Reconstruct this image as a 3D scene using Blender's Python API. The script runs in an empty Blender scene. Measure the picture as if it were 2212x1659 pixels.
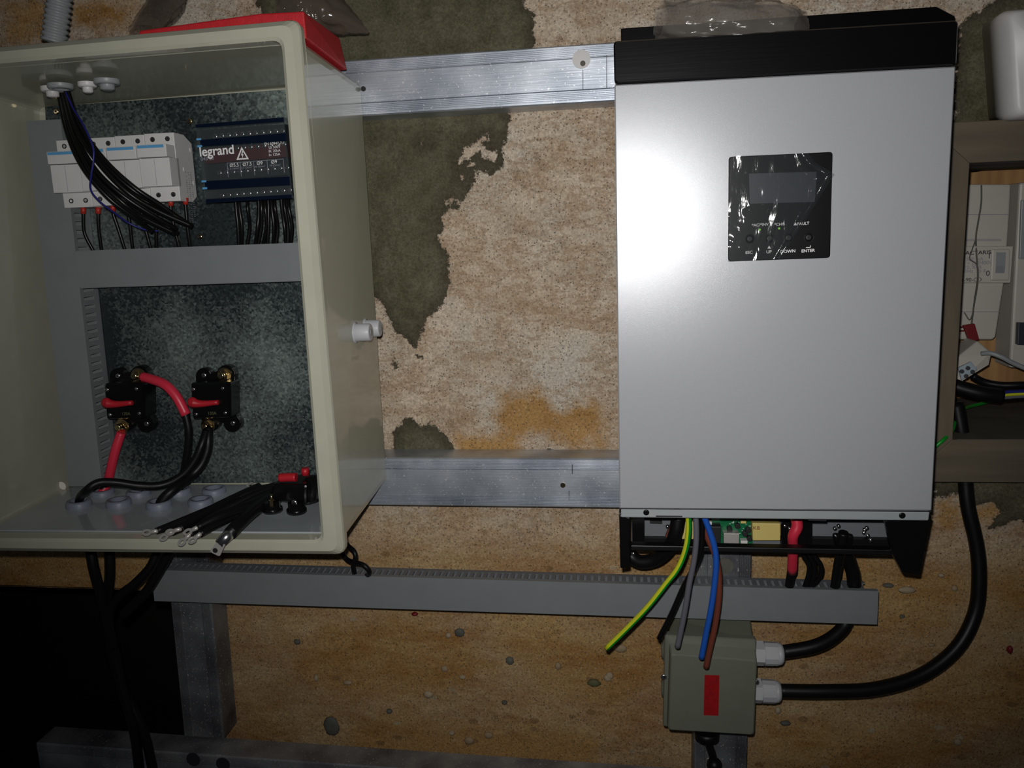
import bpy, math, random
import numpy as np
from mathutils import Vector, Matrix, noise
random.seed(7)
W_, H_ = 2212, 1659
# ---------------- camera ----------------
FPX = 1791.0
CAM = Vector((0.05513, -0.98208, 0.11149))
PITCH, YAW, ROLL = -0.17642, -0.14874, -0.03707
cp, sp, cy, sy, cr, sr = math.cos(PITCH), math.sin(PITCH), math.cos(YAW), math.sin(YAW), math.cos(ROLL), math.sin(ROLL)
FWD = Vector((sy*cp, cy*cp, sp)); _r0 = Vector((cy, -sy, 0)); _u0 = _r0.cross(FWD)
RIGHT = cr*_r0 + sr*_u0; UP = -sr*_r0 + cr*_u0
cam = bpy.data.cameras.new('camera'); camo = bpy.data.objects.new('camera', cam)
bpy.context.scene.collection.objects.link(camo)
cam.sensor_fit = 'HORIZONTAL'; cam.sensor_width = 36.0; cam.lens = FPX*36.0/W_
cam.clip_start = 0.02; cam.clip_end = 30
M3 = Matrix((RIGHT, UP, -FWD)).transposed()
camo.matrix_world = Matrix.Translation(CAM) @ M3.to_4x4()
scene = bpy.context.scene
scene.camera = camo
# ---------------- light ----------------
world = bpy.data.worlds.new('room_air'); scene.world = world; world.use_nodes = True
bg = world.node_tree.nodes['Background']; bg.inputs[0].default_value = (0.80, 0.88, 1.0, 1); bg.inputs[1].default_value = 0.016
sl = bpy.data.lights.new('camera_flash', 'SPOT'); so = bpy.data.objects.new('camera_flash', sl)
scene.collection.objects.link(so)
sl.energy = 21.5; sl.color = (1.0, 0.98, 0.96); sl.spot_size = math.radians(97); sl.spot_blend = 1.0; sl.shadow_soft_size = 0.006
so.location = CAM + UP*0.028 - RIGHT*0.010 + FWD*0.004
_aim = (FWD + RIGHT*((1180-W_/2)/FPX) - UP*((590-H_/2)/FPX)).normalized()
so.rotation_euler = _aim.to_track_quat('-Z', 'Y').to_euler()
vs = scene.view_settings
vs.view_transform = 'Standard'; vs.look = 'None'; vs.gamma = 1; vs.exposure = 0.0; vs.use_curve_mapping = False

# ---------------- frames and pixel rays (real depths) ----------------
def ray(px, py):
    return FWD + RIGHT*((px-W_/2)/FPX) - UP*((py-H_/2)/FPX)
class Frame:
    def __init__(s, o, yaw): s.o = Vector(o); s.c = math.cos(yaw); s.s = math.sin(yaw); s.yaw = yaw
    def un(s, px, py, d):
        dr = ray(px, py); n = Vector((-s.s, s.c, 0)); t = (s.o-n*d-CAM).dot(n)/dr.dot(n); P = CAM+t*dr-s.o
        return (P[0]*s.c+P[1]*s.s, P[2])
    def w(s, x, d, z): return s.o+Vector((x*s.c+d*s.s, x*s.s-d*s.c, z))
    def P(s, px, py, d): x, z = s.un(px, py, d); return s.w(x, d, z)
    def ax(s): return Vector((s.c, s.s, 0))
    def out(s): return Vector((s.s, -s.c, 0))
    def onz(s, px, py, z):
        dr = ray(px, py); t = (z-CAM[2])/dr[2]; P = CAM+t*dr-s.o
        return (P[0]*s.c+P[1]*s.s, P[0]*s.s-P[1]*s.c)   # x, d
WF = Frame((0, 0, 0), 0.0)
EF = Frame((-0.24541, -0.04, 0), 0.04072)

# ---------------- materials ----------------
MATS = {}
def srgb(r, g, b):
    f = lambda c: (c/255/12.92) if c/255 <= .04045 else ((c/255+.055)/1.055)**2.4
    return (f(r), f(g), f(b))
def mat(name, col, rough=.5, metal=0., bump=0., bscale=200., var=0., vscale=40., coat=0., trans=0., ior=1.45, spec=.5, emit=None, stretch=None):
    m = bpy.data.materials.new(name); m.use_nodes = True; nt = m.node_tree; b = nt.nodes['Principled BSDF']
    b.inputs['Base Color'].default_value = (*col, 1); b.inputs['Roughness'].default_value = rough; b.inputs['Metallic'].default_value = metal
    b.inputs['Coat Weight'].default_value = coat; b.inputs['Coat Roughness'].default_value = .08
    b.inputs['Transmission Weight'].default_value = trans; b.inputs['IOR'].default_value = ior; b.inputs['Specular IOR Level'].default_value = spec
    if emit: b.inputs['Emission Color'].default_value = (*emit, 1); b.inputs['Emission Strength'].default_value = 1
    tc = nt.nodes.new('ShaderNodeTexCoord'); mp = nt.nodes.new('ShaderNodeMapping'); nt.links.new(tc.outputs['Object'], mp.inputs[0])
    if stretch: mp.inputs['Scale'].default_value = stretch
    n = nt.nodes.new('ShaderNodeTexNoise'); n.inputs['Scale'].default_value = vscale; n.inputs['Detail'].default_value = 5; nt.links.new(mp.outputs[0], n.inputs[0])
    v = var if var else .06
    mr = nt.nodes.new('ShaderNodeMapRange'); mr.inputs[3].default_value = 1-v*1.5; mr.inputs[4].default_value = 1+v*1.5; nt.links.new(n.outputs[0], mr.inputs[0])
    mx = nt.nodes.new('ShaderNodeVectorMath'); mx.operation = 'SCALE'; mx.inputs[0].default_value = col; nt.links.new(mr.outputs[0], mx.inputs['Scale'])
    nt.links.new(mx.outputs[0], b.inputs['Base Color'])
    if bump:
        n2 = nt.nodes.new('ShaderNodeTexNoise'); n2.inputs['Scale'].default_value = bscale; n2.inputs['Detail'].default_value = 3; nt.links.new(mp.outputs[0], n2.inputs[0])
        bp = nt.nodes.new('ShaderNodeBump'); bp.inputs['Strength'].default_value = bump; bp.inputs['Distance'].default_value = .0006
        nt.links.new(n2.outputs[0], bp.inputs['Height']); nt.links.new(bp.outputs[0], b.inputs['Normal'])
    MATS[name] = m; return m
def film(name, tint, fac, rough=.08, bump=.3, bscale=60, stretch=None):
    m = bpy.data.materials.new(name); m.use_nodes = True; nt = m.node_tree; nt.nodes.clear()
    out = nt.nodes.new('ShaderNodeOutputMaterial'); mix = nt.nodes.new('ShaderNodeMixShader'); tr = nt.nodes.new('ShaderNodeBsdfTransparent')
    pr = nt.nodes.new('ShaderNodeBsdfPrincipled'); pr.inputs['Base Color'].default_value = (*tint, 1); pr.inputs['Roughness'].default_value = rough; pr.inputs['Specular IOR Level'].default_value = .8
    tc = nt.nodes.new('ShaderNodeTexCoord'); mp = nt.nodes.new('ShaderNodeMapping'); nt.links.new(tc.outputs['Object'], mp.inputs[0])
    if stretch: mp.inputs['Scale'].default_value = stretch
    n2 = nt.nodes.new('ShaderNodeTexNoise'); n2.inputs['Scale'].default_value = bscale; n2.inputs['Detail'].default_value = 4; nt.links.new(mp.outputs[0], n2.inputs[0])
    bp = nt.nodes.new('ShaderNodeBump'); bp.inputs['Strength'].default_value = bump; bp.inputs['Distance'].default_value = .004
    nt.links.new(n2.outputs[0], bp.inputs['Height']); nt.links.new(bp.outputs[0], pr.inputs['Normal'])
    tr.inputs[0].default_value = (.95, .95, .95, 1)
    mix.inputs[0].default_value = fac; nt.links.new(tr.outputs[0], mix.inputs[1]); nt.links.new(pr.outputs[0], mix.inputs[2]); nt.links.new(mix.outputs[0], out.inputs[0])
    MATS[name] = m; return m

mat('cream', (.43, .43, .34), .35, coat=.7, bump=.03, bscale=900)
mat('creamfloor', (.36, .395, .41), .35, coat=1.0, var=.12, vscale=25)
mat('pvc_grey', (.19, .205, .212), .45)
mat('duct_dark', (.15, .16, .175), .5)
mat('white_plastic', (.62, .61, .60), .4)
mat('offwhite', (.50, .47, .42), .45, var=.05)
mat('label_blue', (.10, .33, .60), .4)
mat('black_plastic', (.004, .004, .0045), .25, spec=.35)
mat('black_rubber', (.005, .005, .0055), .42, spec=.3)
mat('black_wire', (.005, .0045, .0045), .33, spec=.35)
mat('black_paint', (.0025, .0025, .003), .22, bump=.07, bscale=300, stretch=(.05, 1, 1.5), spec=.4)
mat('red_plastic', (.42, .012, .022), .42)
mat('red_sleeve', (.62, .028, .060), .38)
mat('ferrule_red', (.42, .03, .02), .4)
mat('red_case', (.45, .012, .018), .55, bump=.5, bscale=900, var=.2, vscale=200)
mat('red_label', (.34, .004, .006), .5, var=.15, vscale=300)
mat('seal_red', (.16, .008, .012), .5)
mat('brass', (.72, .58, .34), .18, metal=1)
mat('steel', (.62, .62, .62), .25, metal=1)
mat('tin', (.55, .53, .50), .38, metal=.5, bump=.2)
mat('copper', (.45, .22, .12), .4, metal=.8)
mat('core_dark', (.012, .009, .008), .6)
mat('blue_wire', (.012, .085, .42), .38)
mat('thin_blue', (.012, .014, .16), .4)
mat('brown_wire', (.15, .038, .022), .42)
mat('grey_wire', (.115, .115, .135), .42)
mat('yellow', (.55, .56, .02), .38)
mat('green', (.005, .25, .02), .38)
mat('khaki', (.155, .165, .125), .5, bump=.3, bscale=1200)
mat('gland_white', (.47, .48, .50), .4)
mat('conduit', (.28, .30, .31), .4)
mat('ring_blue', (.17, .19, .24), .45)
mat('silver_panel', (.385, .395, .415), .265, metal=.12, spec=.42, bump=.12, bscale=2600, var=.05, vscale=1500)
mat('flange_grey', (.34, .37, .375), .45, metal=.1)
mat('lcd', (.030, .036, .048), .3)
mat('white_print', (.75, .75, .75), .6)
mat('black_print', (.02, .02, .025), .6)
mat('grey_print', (.25, .25, .3), .6)
mat('led_green', (.15, .4, .05), .3, emit=(.10, .28, .02))
mat('pcb', (.004, .13, .045), .35, var=.5, vscale=700)
mat('tape_yellow', (.62, .50, .16), .45)
mat('chip', (.02, .02, .022), .4)
mat('navy', (.003, .007, .019), .15, coat=.5)
mat('clear_edge', (.35, .42, .46), .1, coat=1)
mat('term_dark', (.020, .024, .026), .25)
mat('term_red', (.07, .008, .010), .4)
mat('wood_frame', (.105, .084, .056), .65, bump=.4, bscale=300, var=.45, vscale=60, stretch=(.6, 1, .12))
mat('wood_frame_h', (.105, .084, .056), .65, bump=.4, bscale=300, var=.45, vscale=60, stretch=(.08, 1, .8))
mat('wood_dark', (.085, .078, .06), .7, var=.3, vscale=40)
mat('recess_dark', (.006, .004, .003), .9, var=.5, vscale=8)  # recess darkness put into the base colour, since the flash reaches inside
mat('stone_grey', (.095, .095, .078), .7, var=.3, vscale=60)
mat('stone_pale', (.34, .27, .18), .7, var=.2, vscale=90)
mat('stone_green', (.10, .10, .04), .7, var=.2, vscale=90)
mat('stone_tan', (.30, .22, .13), .7, var=.2, vscale=90)
film('bag_grey', (.20, .18, .16), .34, .15, .9, 30, (.25, 1, 1.6))
film('bag_dark', (.12, .095, .075), .50, .12, .9, 22)
film('film_clear', (.07, .08, .085), .21, .10, .35, 45, (1.6, 1, .5))
film('cover_clear', (.16, .20, .21), .09, .06, .02, 20)

def spangle(name, base, dark, sc=260, metal=.75, r0=.3, r1=.55, big=7, rib=False):
    m = bpy.data.materials.new(name); m.use_nodes = True; nt = m.node_tree; b = nt.nodes['Principled BSDF']; L = nt.links.new
    tc = nt.nodes.new('ShaderNodeTexCoord'); v = nt.nodes.new('ShaderNodeTexVoronoi'); v.inputs['Scale'].default_value = sc; L(tc.outputs['Object'], v.inputs[0])
    n = nt.nodes.new('ShaderNodeTexNoise'); n.inputs['Scale'].default_value = big; n.inputs['Detail'].default_value = 6; L(tc.outputs['Object'], n.inputs[0])
    sep = nt.nodes.new('ShaderNodeSeparateColor'); L(v.outputs['Color'], sep.inputs[0])
    add = nt.nodes.new('ShaderNodeMath'); add.operation = 'MULTIPLY_ADD'; L(sep.outputs[0], add.inputs[0]); add.inputs[1].default_value = .30; amp = nt.nodes.new('ShaderNodeMath'); amp.operation = 'MULTIPLY_ADD'; L(n.outputs[0], amp.inputs[0]); amp.inputs[1].default_value = 2.2; amp.inputs[2].default_value = -.62; L(amp.outputs[0], add.inputs[2])  # broad noise puts the plate's dark reflections into its colour
    cr_ = nt.nodes.new('ShaderNodeValToRGB'); cr_.color_ramp.elements[0].position = .42; cr_.color_ramp.elements[0].color = (*dark, 1); cr_.color_ramp.elements[1].position = .95; cr_.color_ramp.elements[1].color = (*base, 1)
    L(add.outputs[0], cr_.inputs[0]); L(cr_.outputs[0], b.inputs['Base Color'])
    mr = nt.nodes.new('ShaderNodeMapRange'); mr.inputs[3].default_value = r0; mr.inputs[4].default_value = r1; L(sep.outputs[1], mr.inputs[0]); L(mr.outputs[0], b.inputs['Roughness'])
    b.inputs['Metallic'].default_value = metal
    bp = nt.nodes.new('ShaderNodeBump'); bp.inputs['Strength'].default_value = .25; bp.inputs['Distance'].default_value = .0008; L(sep.outputs[2], bp.inputs['Height']); L(bp.outputs[0], b.inputs['Normal'])
    MATS[name] = m; return m
spangle('galvanised', (.27, .33, .305), (.030, .042, .046), 420, .6, .3, .6, 5)
def brushed(name, base, dust, dk, axis, metal=.45, r=.36, specks=.9):
    m = bpy.data.materials.new(name); m.use_nodes = True; nt = m.node_tree; b = nt.nodes['Principled BSDF']; L = nt.links.new
    tc = nt.nodes.new('ShaderNodeTexCoord'); mp = nt.nodes.new('ShaderNodeMapping'); mp.inputs['Scale'].default_value = (.04, 1, 1) if axis == 'x' else (1, 1, .04); L(tc.outputs['Object'], mp.inputs[0])
    n = nt.nodes.new('ShaderNodeTexNoise'); n.inputs['Scale'].default_value = 700; n.inputs['Detail'].default_value = 3; L(mp.outputs[0], n.inputs[0])
    n2 = nt.nodes.new('ShaderNodeTexNoise'); n2.inputs['Scale'].default_value = 16; n2.inputs['Detail'].default_value = 6; L(tc.outputs['Object'], n2.inputs[0])
    r1 = nt.nodes.new('ShaderNodeValToRGB'); r1.color_ramp.elements[0].position = .3; r1.color_ramp.elements[0].color = (*dk, 1); r1.color_ramp.elements[1].position = .7; r1.color_ramp.elements[1].color = (*base, 1); L(n2.outputs[0], r1.inputs[0])
    n3 = nt.nodes.new('ShaderNodeTexNoise'); n3.inputs['Scale'].default_value = 420; n3.inputs['Detail'].default_value = 4; L(tc.outputs['Object'], n3.inputs[0])
    r2 = nt.nodes.new('ShaderNodeValToRGB'); r2.color_ramp.elements[0].position = .64; r2.color_ramp.elements[0].color = (0, 0, 0, 1); r2.color_ramp.elements[1].position = .70; r2.color_ramp.elements[1].color = (specks, specks, specks, 1); L(n3.outputs[0], r2.inputs[0])
    mx = nt.nodes.new('ShaderNodeMix'); mx.data_type = 'RGBA'; L(r2.outputs[0], mx.inputs[0]); L(r1.outputs[0], mx.inputs[6]); mx.inputs[7].default_value = (*dust, 1)
    L(mx.outputs[2], b.inputs['Base Color']); b.inputs['Metallic'].default_value = metal; b.inputs['Roughness'].default_value = r
    bp = nt.nodes.new('ShaderNodeBump'); bp.inputs['Strength'].default_value = .25; bp.inputs['Distance'].default_value = .0003; L(n.outputs[0], bp.inputs['Height']); L(bp.outputs[0], b.inputs['Normal'])
    MATS[name] = m
brushed('aluminium', (.66, .70, .76), (.85, .85, .85), (.30, .34, .40), 'x', .72, .40)
brushed('aluminium_dusty', (.36, .37, .38), (.7, .68, .64), (.09, .09, .11), 'x', .35, .42, .8)
brushed('aluminium_upright', (.24, .25, .26), (.7, .68, .64), (.05, .05, .06), 'z', .35, .42, .8)

def planks(name, c1, c2, n=6.0):
    m = bpy.data.materials.new(name); m.use_nodes = True; nt = m.node_tree; b = nt.nodes['Principled BSDF']; L = nt.links.new
    tc = nt.nodes.new('ShaderNodeTexCoord'); mp = nt.nodes.new('ShaderNodeMapping'); mp.inputs['Scale'].default_value = (60, 60, 4); L(tc.outputs['Object'], mp.inputs[0])
    no = nt.nodes.new('ShaderNodeTexNoise'); no.inputs['Scale'].default_value = 1; no.inputs['Detail'].default_value = 6; L(mp.outputs[0], no.inputs[0])
    r = nt.nodes.new('ShaderNodeValToRGB'); r.color_ramp.elements[0].color = (*c1, 1); r.color_ramp.elements[1].color = (*c2, 1); r.color_ramp.elements[0].position = .3; r.color_ramp.elements[1].position = .7
    L(no.outputs[0], r.inputs[0]); L(r.outputs[0], b.inputs['Base Color']); b.inputs['Roughness'].default_value = .55
    MATS[name] = m; return m
planks('pine', (.26, .13, .045), (.46, .26, .10))

# ---------------- mesh builder ----------------
class MB:
    def __init__(s): s.v = []; s.f = []; s.m = []; s.sm = []
    def add(s, vs_, fs, mi=0, smooth=False):
        o = len(s.v); s.v += [Vector(a) for a in vs_]
        for i, f in enumerate(fs):
            s.f.append([a+o for a in f]); s.m.append(mi[i] if isinstance(mi, list) else mi); s.sm.append(smooth)
        return s
    def hexa(s, fr, bk, mi=0):   # fr: TL TR BR BL front, bk same order behind
        return s.add(list(fr)+list(bk), [(3, 2, 1, 0), (4, 5, 6, 7), (0, 1, 5, 4), (1, 2, 6, 5), (2, 3, 7, 6), (3, 0, 4, 7)], mi)
    def box(s, F, x0, x1, d0, d1, z0, z1, mi=0):
        c = [(x0, z1), (x1, z1), (x1, z0), (x0, z0)]
        return s.hexa([F.w(x, d1, z) for x, z in c], [F.w(x, d0, z) for x, z in c], mi)
    def qp(s, F, px, d0, d1, mi=0, un=None):
        c = [F.un(a, b, un if un is not None else d1) for a, b in px]
        return s.hexa([F.w(x, d1, z) for x, z in c], [F.w(x, d0, z) for x, z in c], mi)
    def poly(s, F, pts, d0, d1, mi=0):
        n = len(pts); return s.add([F.w(x, d1, z) for x, z in pts]+[F.w(x, d0, z) for x, z in pts],
            [tuple(range(n-1, -1, -1)), tuple(range(n, 2*n))]+[(i, (i+1) % n, n+(i+1) % n, n+i) for i in range(n)], mi)
    def loft(s, F, rings, c0=True, c1=True, mi=0, smooth=False):
        n = len(rings[0][0]); V = []; fs = []; ms = []
        for pts, d in rings: V += [F.w(x, d, z) for x, z in pts]
        for k in range(len(rings)-1):
            for i in range(n):
                fs.append((k*n+i, k*n+(i+1) % n, (k+1)*n+(i+1) % n, (k+1)*n+i))
                ms.append(mi[k] if isinstance(mi, list) else mi)
        m0 = ms[0]; m1 = ms[-1]
        if c0: fs.append(tuple(range(n))); ms.append(m0)
        if c1: fs.append(tuple(range((len(rings)-1)*n+n-1, (len(rings)-1)*n-1, -1))); ms.append(m1)
        return s.add(V, fs, ms, smooth)
    def tube(s, pts, r, n=10, mi=0, matfn=None, radii=None, sub=5, caps=True, jitter=0):
        P = spline(pts, sub); m = len(P); V = []; fs = []; ms = []
        T = [(P[min(i+1, m-1)]-P[max(i-1, 0)]).normalized() for i in range(m)]
        nrm = T[0].orthogonal().normalized() if abs(T[0].dot(Vector((0, 1, 0)))) > .95 else (Vector((0, 1, 0))-T[0]*T[0].dot(Vector((0, 1, 0)))).normalized()
        for i in range(m):
            nrm = (nrm-T[i]*nrm.dot(T[i])).normalized(); bn = T[i].cross(nrm)
            if radii: t = i/(m-1)*(len(radii)-1); k = min(int(t), len(radii)-2); rr_ = radii[k]+(radii[k+1]-radii[k])*(t-k)
            else: rr_ = r
            for j in range(n):
                a = 2*math.pi*j/n; q = rr_*(1+(random.uniform(-jitter, jitter) if jitter else 0))
                V.append(P[i]+nrm*math.cos(a)*q+bn*math.sin(a)*q)
        for i in range(m-1):
            for j in range(n):
                fs.append((i*n+j, i*n+(j+1) % n, (i+1)*n+(j+1) % n, (i+1)*n+j)); ms.append(matfn(j) if matfn else mi)
        s.add(V, fs, ms, True)
        if caps:
            o = len(s.v)-m*n
            s.f.append([o+j for j in range(n-1, -1, -1)]); s.m.append(ms[0]); s.sm.append(False)
            s.f.append([o+(m-1)*n+j for j in range(n)]); s.m.append(ms[-1]); s.sm.append(False)
        return s
    def cyl(s, p0, p1, r0, r1=None, n=20, mi=0, smooth=True, caps=True):
        return s.lathe(p0, Vector(p1)-Vector(p0), [(0, r0), (1, r1 if r1 is not None else r0)], n, mi, smooth, caps, norm=True)
    def lathe(s, p0, ax, prof, n=20, mi=0, smooth=True, caps=True, norm=False):
        p0 = Vector(p0); ax = Vector(ax); L = ax.length if norm else 1; a = ax.normalized(); u = a.orthogonal().normalized(); w = a.cross(u); V = []; fs = []
        for t, r in prof:
            for j in range(n):
                th = 2*math.pi*(j+.5)/n; V.append(p0+a*t*L+(u*math.cos(th)+w*math.sin(th))*r)
        m = len(prof)
        for i in range(m-1):
            for j in range(n): fs.append((i*n+j, i*n+(j+1) % n, (i+1)*n+(j+1) % n, (i+1)*n+j))
        s.add(V, fs, mi, smooth)
        if caps:
            o = len(s.v)-m*n
            s.f.append([o+j for j in range(n-1, -1, -1)]); s.m.append(mi); s.sm.append(False)
            s.f.append([o+(m-1)*n+j for j in range(n)]); s.m.append(mi); s.sm.append(False)
        return s
    def sph(s, c, r, n=14, m=8, mi=0, squash=None, jit=0):
        c = Vector(c); sq = squash or (1, 1, 1); V = [c+Vector((0, 0, r*sq[2]))]; fs = []
        for i in range(1, m):
            for j in range(n):
                a = math.pi*i/m; b = 2*math.pi*j/n; k = 1+random.uniform(-jit, jit)
                V.append(c+Vector((r*sq[0]*k*math.sin(a)*math.cos(b), r*sq[1]*k*math.sin(a)*math.sin(b), r*sq[2]*k*math.cos(a))))
        V.append(c-Vector((0, 0, r*sq[2])))
        for j in range(n): fs.append((0, 1+j, 1+(j+1) % n)); fs.append((len(V)-1, 1+(m-2)*n+(j+1) % n, 1+(m-2)*n+j))
        for i in range(m-2):
            for j in range(n): a = 1+i*n; fs.append((a+j, a+n+j, a+n+(j+1) % n, a+(j+1) % n))
        return s.add(V, fs, mi, True)
    def build(s, name, mats, parent=None, bevel=0, loc=None, seg=2):
        me = bpy.data.meshes.new(name)
        if parent is not None: base = WPOS[parent.name]
        elif loc is not None: base = Vector(loc)
        else:
            xs = [a[0] for a in s.v]; ys = [a[1] for a in s.v]; zs = [a[2] for a in s.v]
            base = Vector(((min(xs)+max(xs))/2, (min(ys)+max(ys))/2, min(zs)))
        me.from_pydata([tuple(a-base) for a in s.v], [], s.f)
        if isinstance(mats, str): mats = [mats]
        for m in mats: me.materials.append(MATS[m])
        me.polygons.foreach_set('material_index', s.m); me.polygons.foreach_set('use_smooth', s.sm); me.update()
        bmn(me)
        o = bpy.data.objects.new(name, me); scene.collection.objects.link(o)
        WPOS[o.name] = base.copy()
        if parent is not None: o.parent = parent
        else: o.location = base
        if bevel:
            bv = o.modifiers.new('edge', 'BEVEL'); bv.width = bevel; bv.segments = seg; bv.limit_method = 'ANGLE'; bv.angle_limit = math.radians(35)
        return o
import bmesh
def bmn(me):
    bm = bmesh.new(); bm.from_mesh(me); bmesh.ops.recalc_face_normals(bm, faces=bm.faces); bm.to_mesh(me); bm.free()
WPOS = {}
def spline(pts, sub=5):
    pts = [Vector(p) for p in pts]
    if len(pts) < 3: return pts
    out = []; P = [pts[0]*2-pts[1]]+pts+[pts[-1]*2-pts[-2]]
    for i in range(1, len(P)-2):
        for k in range(sub):
            t = k/sub; a, b, c, d = P[i-1], P[i], P[i+1], P[i+2]
            out.append(.5*((2*b)+(c-a)*t+(2*a-5*b+4*c-d)*t*t+(3*b-a-3*c+d)*t*t*t))
    out.append(pts[-1]); return out
def rr(c, r, n=4):     # rounded quad from corners TL TR BR BL in (x,z)
    out = []; m = len(c)
    for i in range(m):
        p = Vector(c[i]); a = (Vector(c[i-1])-p).normalized(); b = (Vector(c[(i+1) % m])-p).normalized()
        s0 = p+a*r; s1 = p+b*r
        for k in range(n+1):
            t = k/n; out.append(tuple((1-t)**2*s0+2*t*(1-t)*p+t*t*s1))
    return out
def inset(c, k):
    cx = sum(p[0] for p in c)/len(c); cz = sum(p[1] for p in c)/len(c)
    return [(x-k*(1 if x > cx else -1), z-k*(1 if z > cz else -1)) for x, z in c]
def tag(o, label, cat, group=None):
    o['label'] = label; o['category'] = cat
    if group: o['group'] = group
    return o
def struct(o): o['kind'] = 'structure'; return o
def thing(name, label, cat, loc, group=None):
    o = bpy.data.objects.new(name, None); scene.collection.objects.link(o); o.empty_display_size = .02
    o.location = Vector(loc); WPOS[o.name] = Vector(loc); return tag(o, label, cat, group)
def dup(root, delta, label=None, group=None):
    def cp_(o, par, top):
        c = o.copy(); scene.collection.objects.link(c); WPOS[c.name] = WPOS[o.name]+Vector(delta)
        if par is not None: c.parent = par
        if top: c.location = Vector(o.location)+Vector(delta)
        for ch in [x for x in list(bpy.data.objects) if x.parent == o]: cp_(ch, c, False)
        return c
    r = cp_(root, None, True)
    if label: r['label'] = label
    if group: r['group'] = group
    return r
def lettering(F, s_, px, py, d, h, m, parent, name='lettering', align='CENTER', sx=1.0, bold=0.0, slant=0.0):
    cu = bpy.data.curves.new('t', 'FONT'); cu.body = s_; cu.size = h; cu.align_x = align; cu.align_y = 'CENTER'; cu.extrude = .00006; cu.offset = bold; cu.space_line = .8
    o = bpy.data.objects.new('t', cu); scene.collection.objects.link(o); dg = bpy.context.evaluated_depsgraph_get(); dg.update()
    me = bpy.data.meshes.new_from_object(o.evaluated_get(dg)); bpy.data.objects.remove(o)
    x0, z0 = F.un(px, py, d); base = WPOS[parent.name]
    me.materials.clear(); me.materials.append(MATS[m])
    for v in me.vertices:
        x, y, z = v.co; v.co = F.w(x0+x*sx, d+z, z0+y+slant*x)-base
    me.name = name; ob = bpy.data.objects.new(name, me); scene.collection.objects.link(ob); ob.parent = parent; WPOS[ob.name] = base
    return ob

# ================= WALL =================
def sdf(polys, X, Z):       # negative inside
    best = np.full(X.shape, 9.0); ins = np.zeros(X.shape, bool)
    for P in polys:
        n = len(P); c = np.zeros(X.shape, bool)
        for i in range(n):
            ax, az = P[i]; bx, bz = P[(i+1) % n]; dx, dz = bx-ax, bz-az
            t = np.clip(((X-ax)*dx+(Z-az)*dz)/(dx*dx+dz*dz+1e-12), 0, 1)
            best = np.minimum(best, np.hypot(X-ax-t*dx, Z-az-t*dz))
            cond = ((az > Z) != (bz > Z))
            with np.errstate(divide='ignore', invalid='ignore'):
                xi = ax+(Z-az)*dx/(dz if abs(dz) > 1e-9 else 1e-9)
            c ^= cond & (X < xi)
        ins |= c
    return np.where(ins, -best, best)
def wp(L): return [WF.un(a, b, 0) for a, b in L]
cement = [wp([(500, -500), (1150, -500), (1120, -60), (1127, 10), (1160, 30), (1150, 60), (1158, 95), (1140, 160), (1092, 235), (1104, 270), (1098, 305), (1080, 320), (1084, 345), (1083, 368), (1060, 376), (1025, 372), (1018, 395), (1005, 430),
    (985, 450), (965, 458), (955, 470), (952, 510), (968, 550), (970, 600), (967, 635), (945, 665), (922, 690), (912, 715), (898, 752), (884, 742), (866, 722), (848, 712), (838, 690), (826, 655), (810, 640), (770, 620), (640, 500), (600, 300), (560, 40)]),
    wp([(846, 985), (852, 935), (868, 908), (885, 903), (905, 918), (942, 918), (958, 938), (975, 960), (990, 990), (960, 1040), (860, 1040)]),
    wp([(846, 770), (856, 768), (855, 800), (847, 798)]), wp([(902, 766), (914, 764), (912, 774), (903, 775)]),
    wp([(2070, 60), (2120, 20), (2240, -60), (2600, -60), (2600, 280), (2060, 290)]),
    wp([(2010, 1020), (2300, 1020), (2300, 1135), (2212, 1128), (2190, 1124), (2160, 1142), (2138, 1142), (2145, 1125), (2165, 1098), (2140, 1085), (2118, 1090), (2100, 1102), (2095, 1075), (2060, 1066), (2022, 1078)])]
holes = [wp([(1030, 288), (1052, 284), (1056, 300), (1040, 308), (1050, 325), (1078, 330), (1072, 345), (1040, 345), (1030, 330), (1012, 345), (1000, 335), (1004, 320), (1022, 315)]),
    wp([(985, 340), (1000, 337), (1003, 350), (990, 352)]), wp([(1012, 350), (1022, 350), (1022, 358), (1012, 357)]), wp([(995, 380), (1003, 378), (1003, 392)]), wp([(955, 432), (975, 430), (972, 442), (962, 445)]), wp([(908, 305), (922, 305), (922, 313), (908, 313)])]
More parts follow.
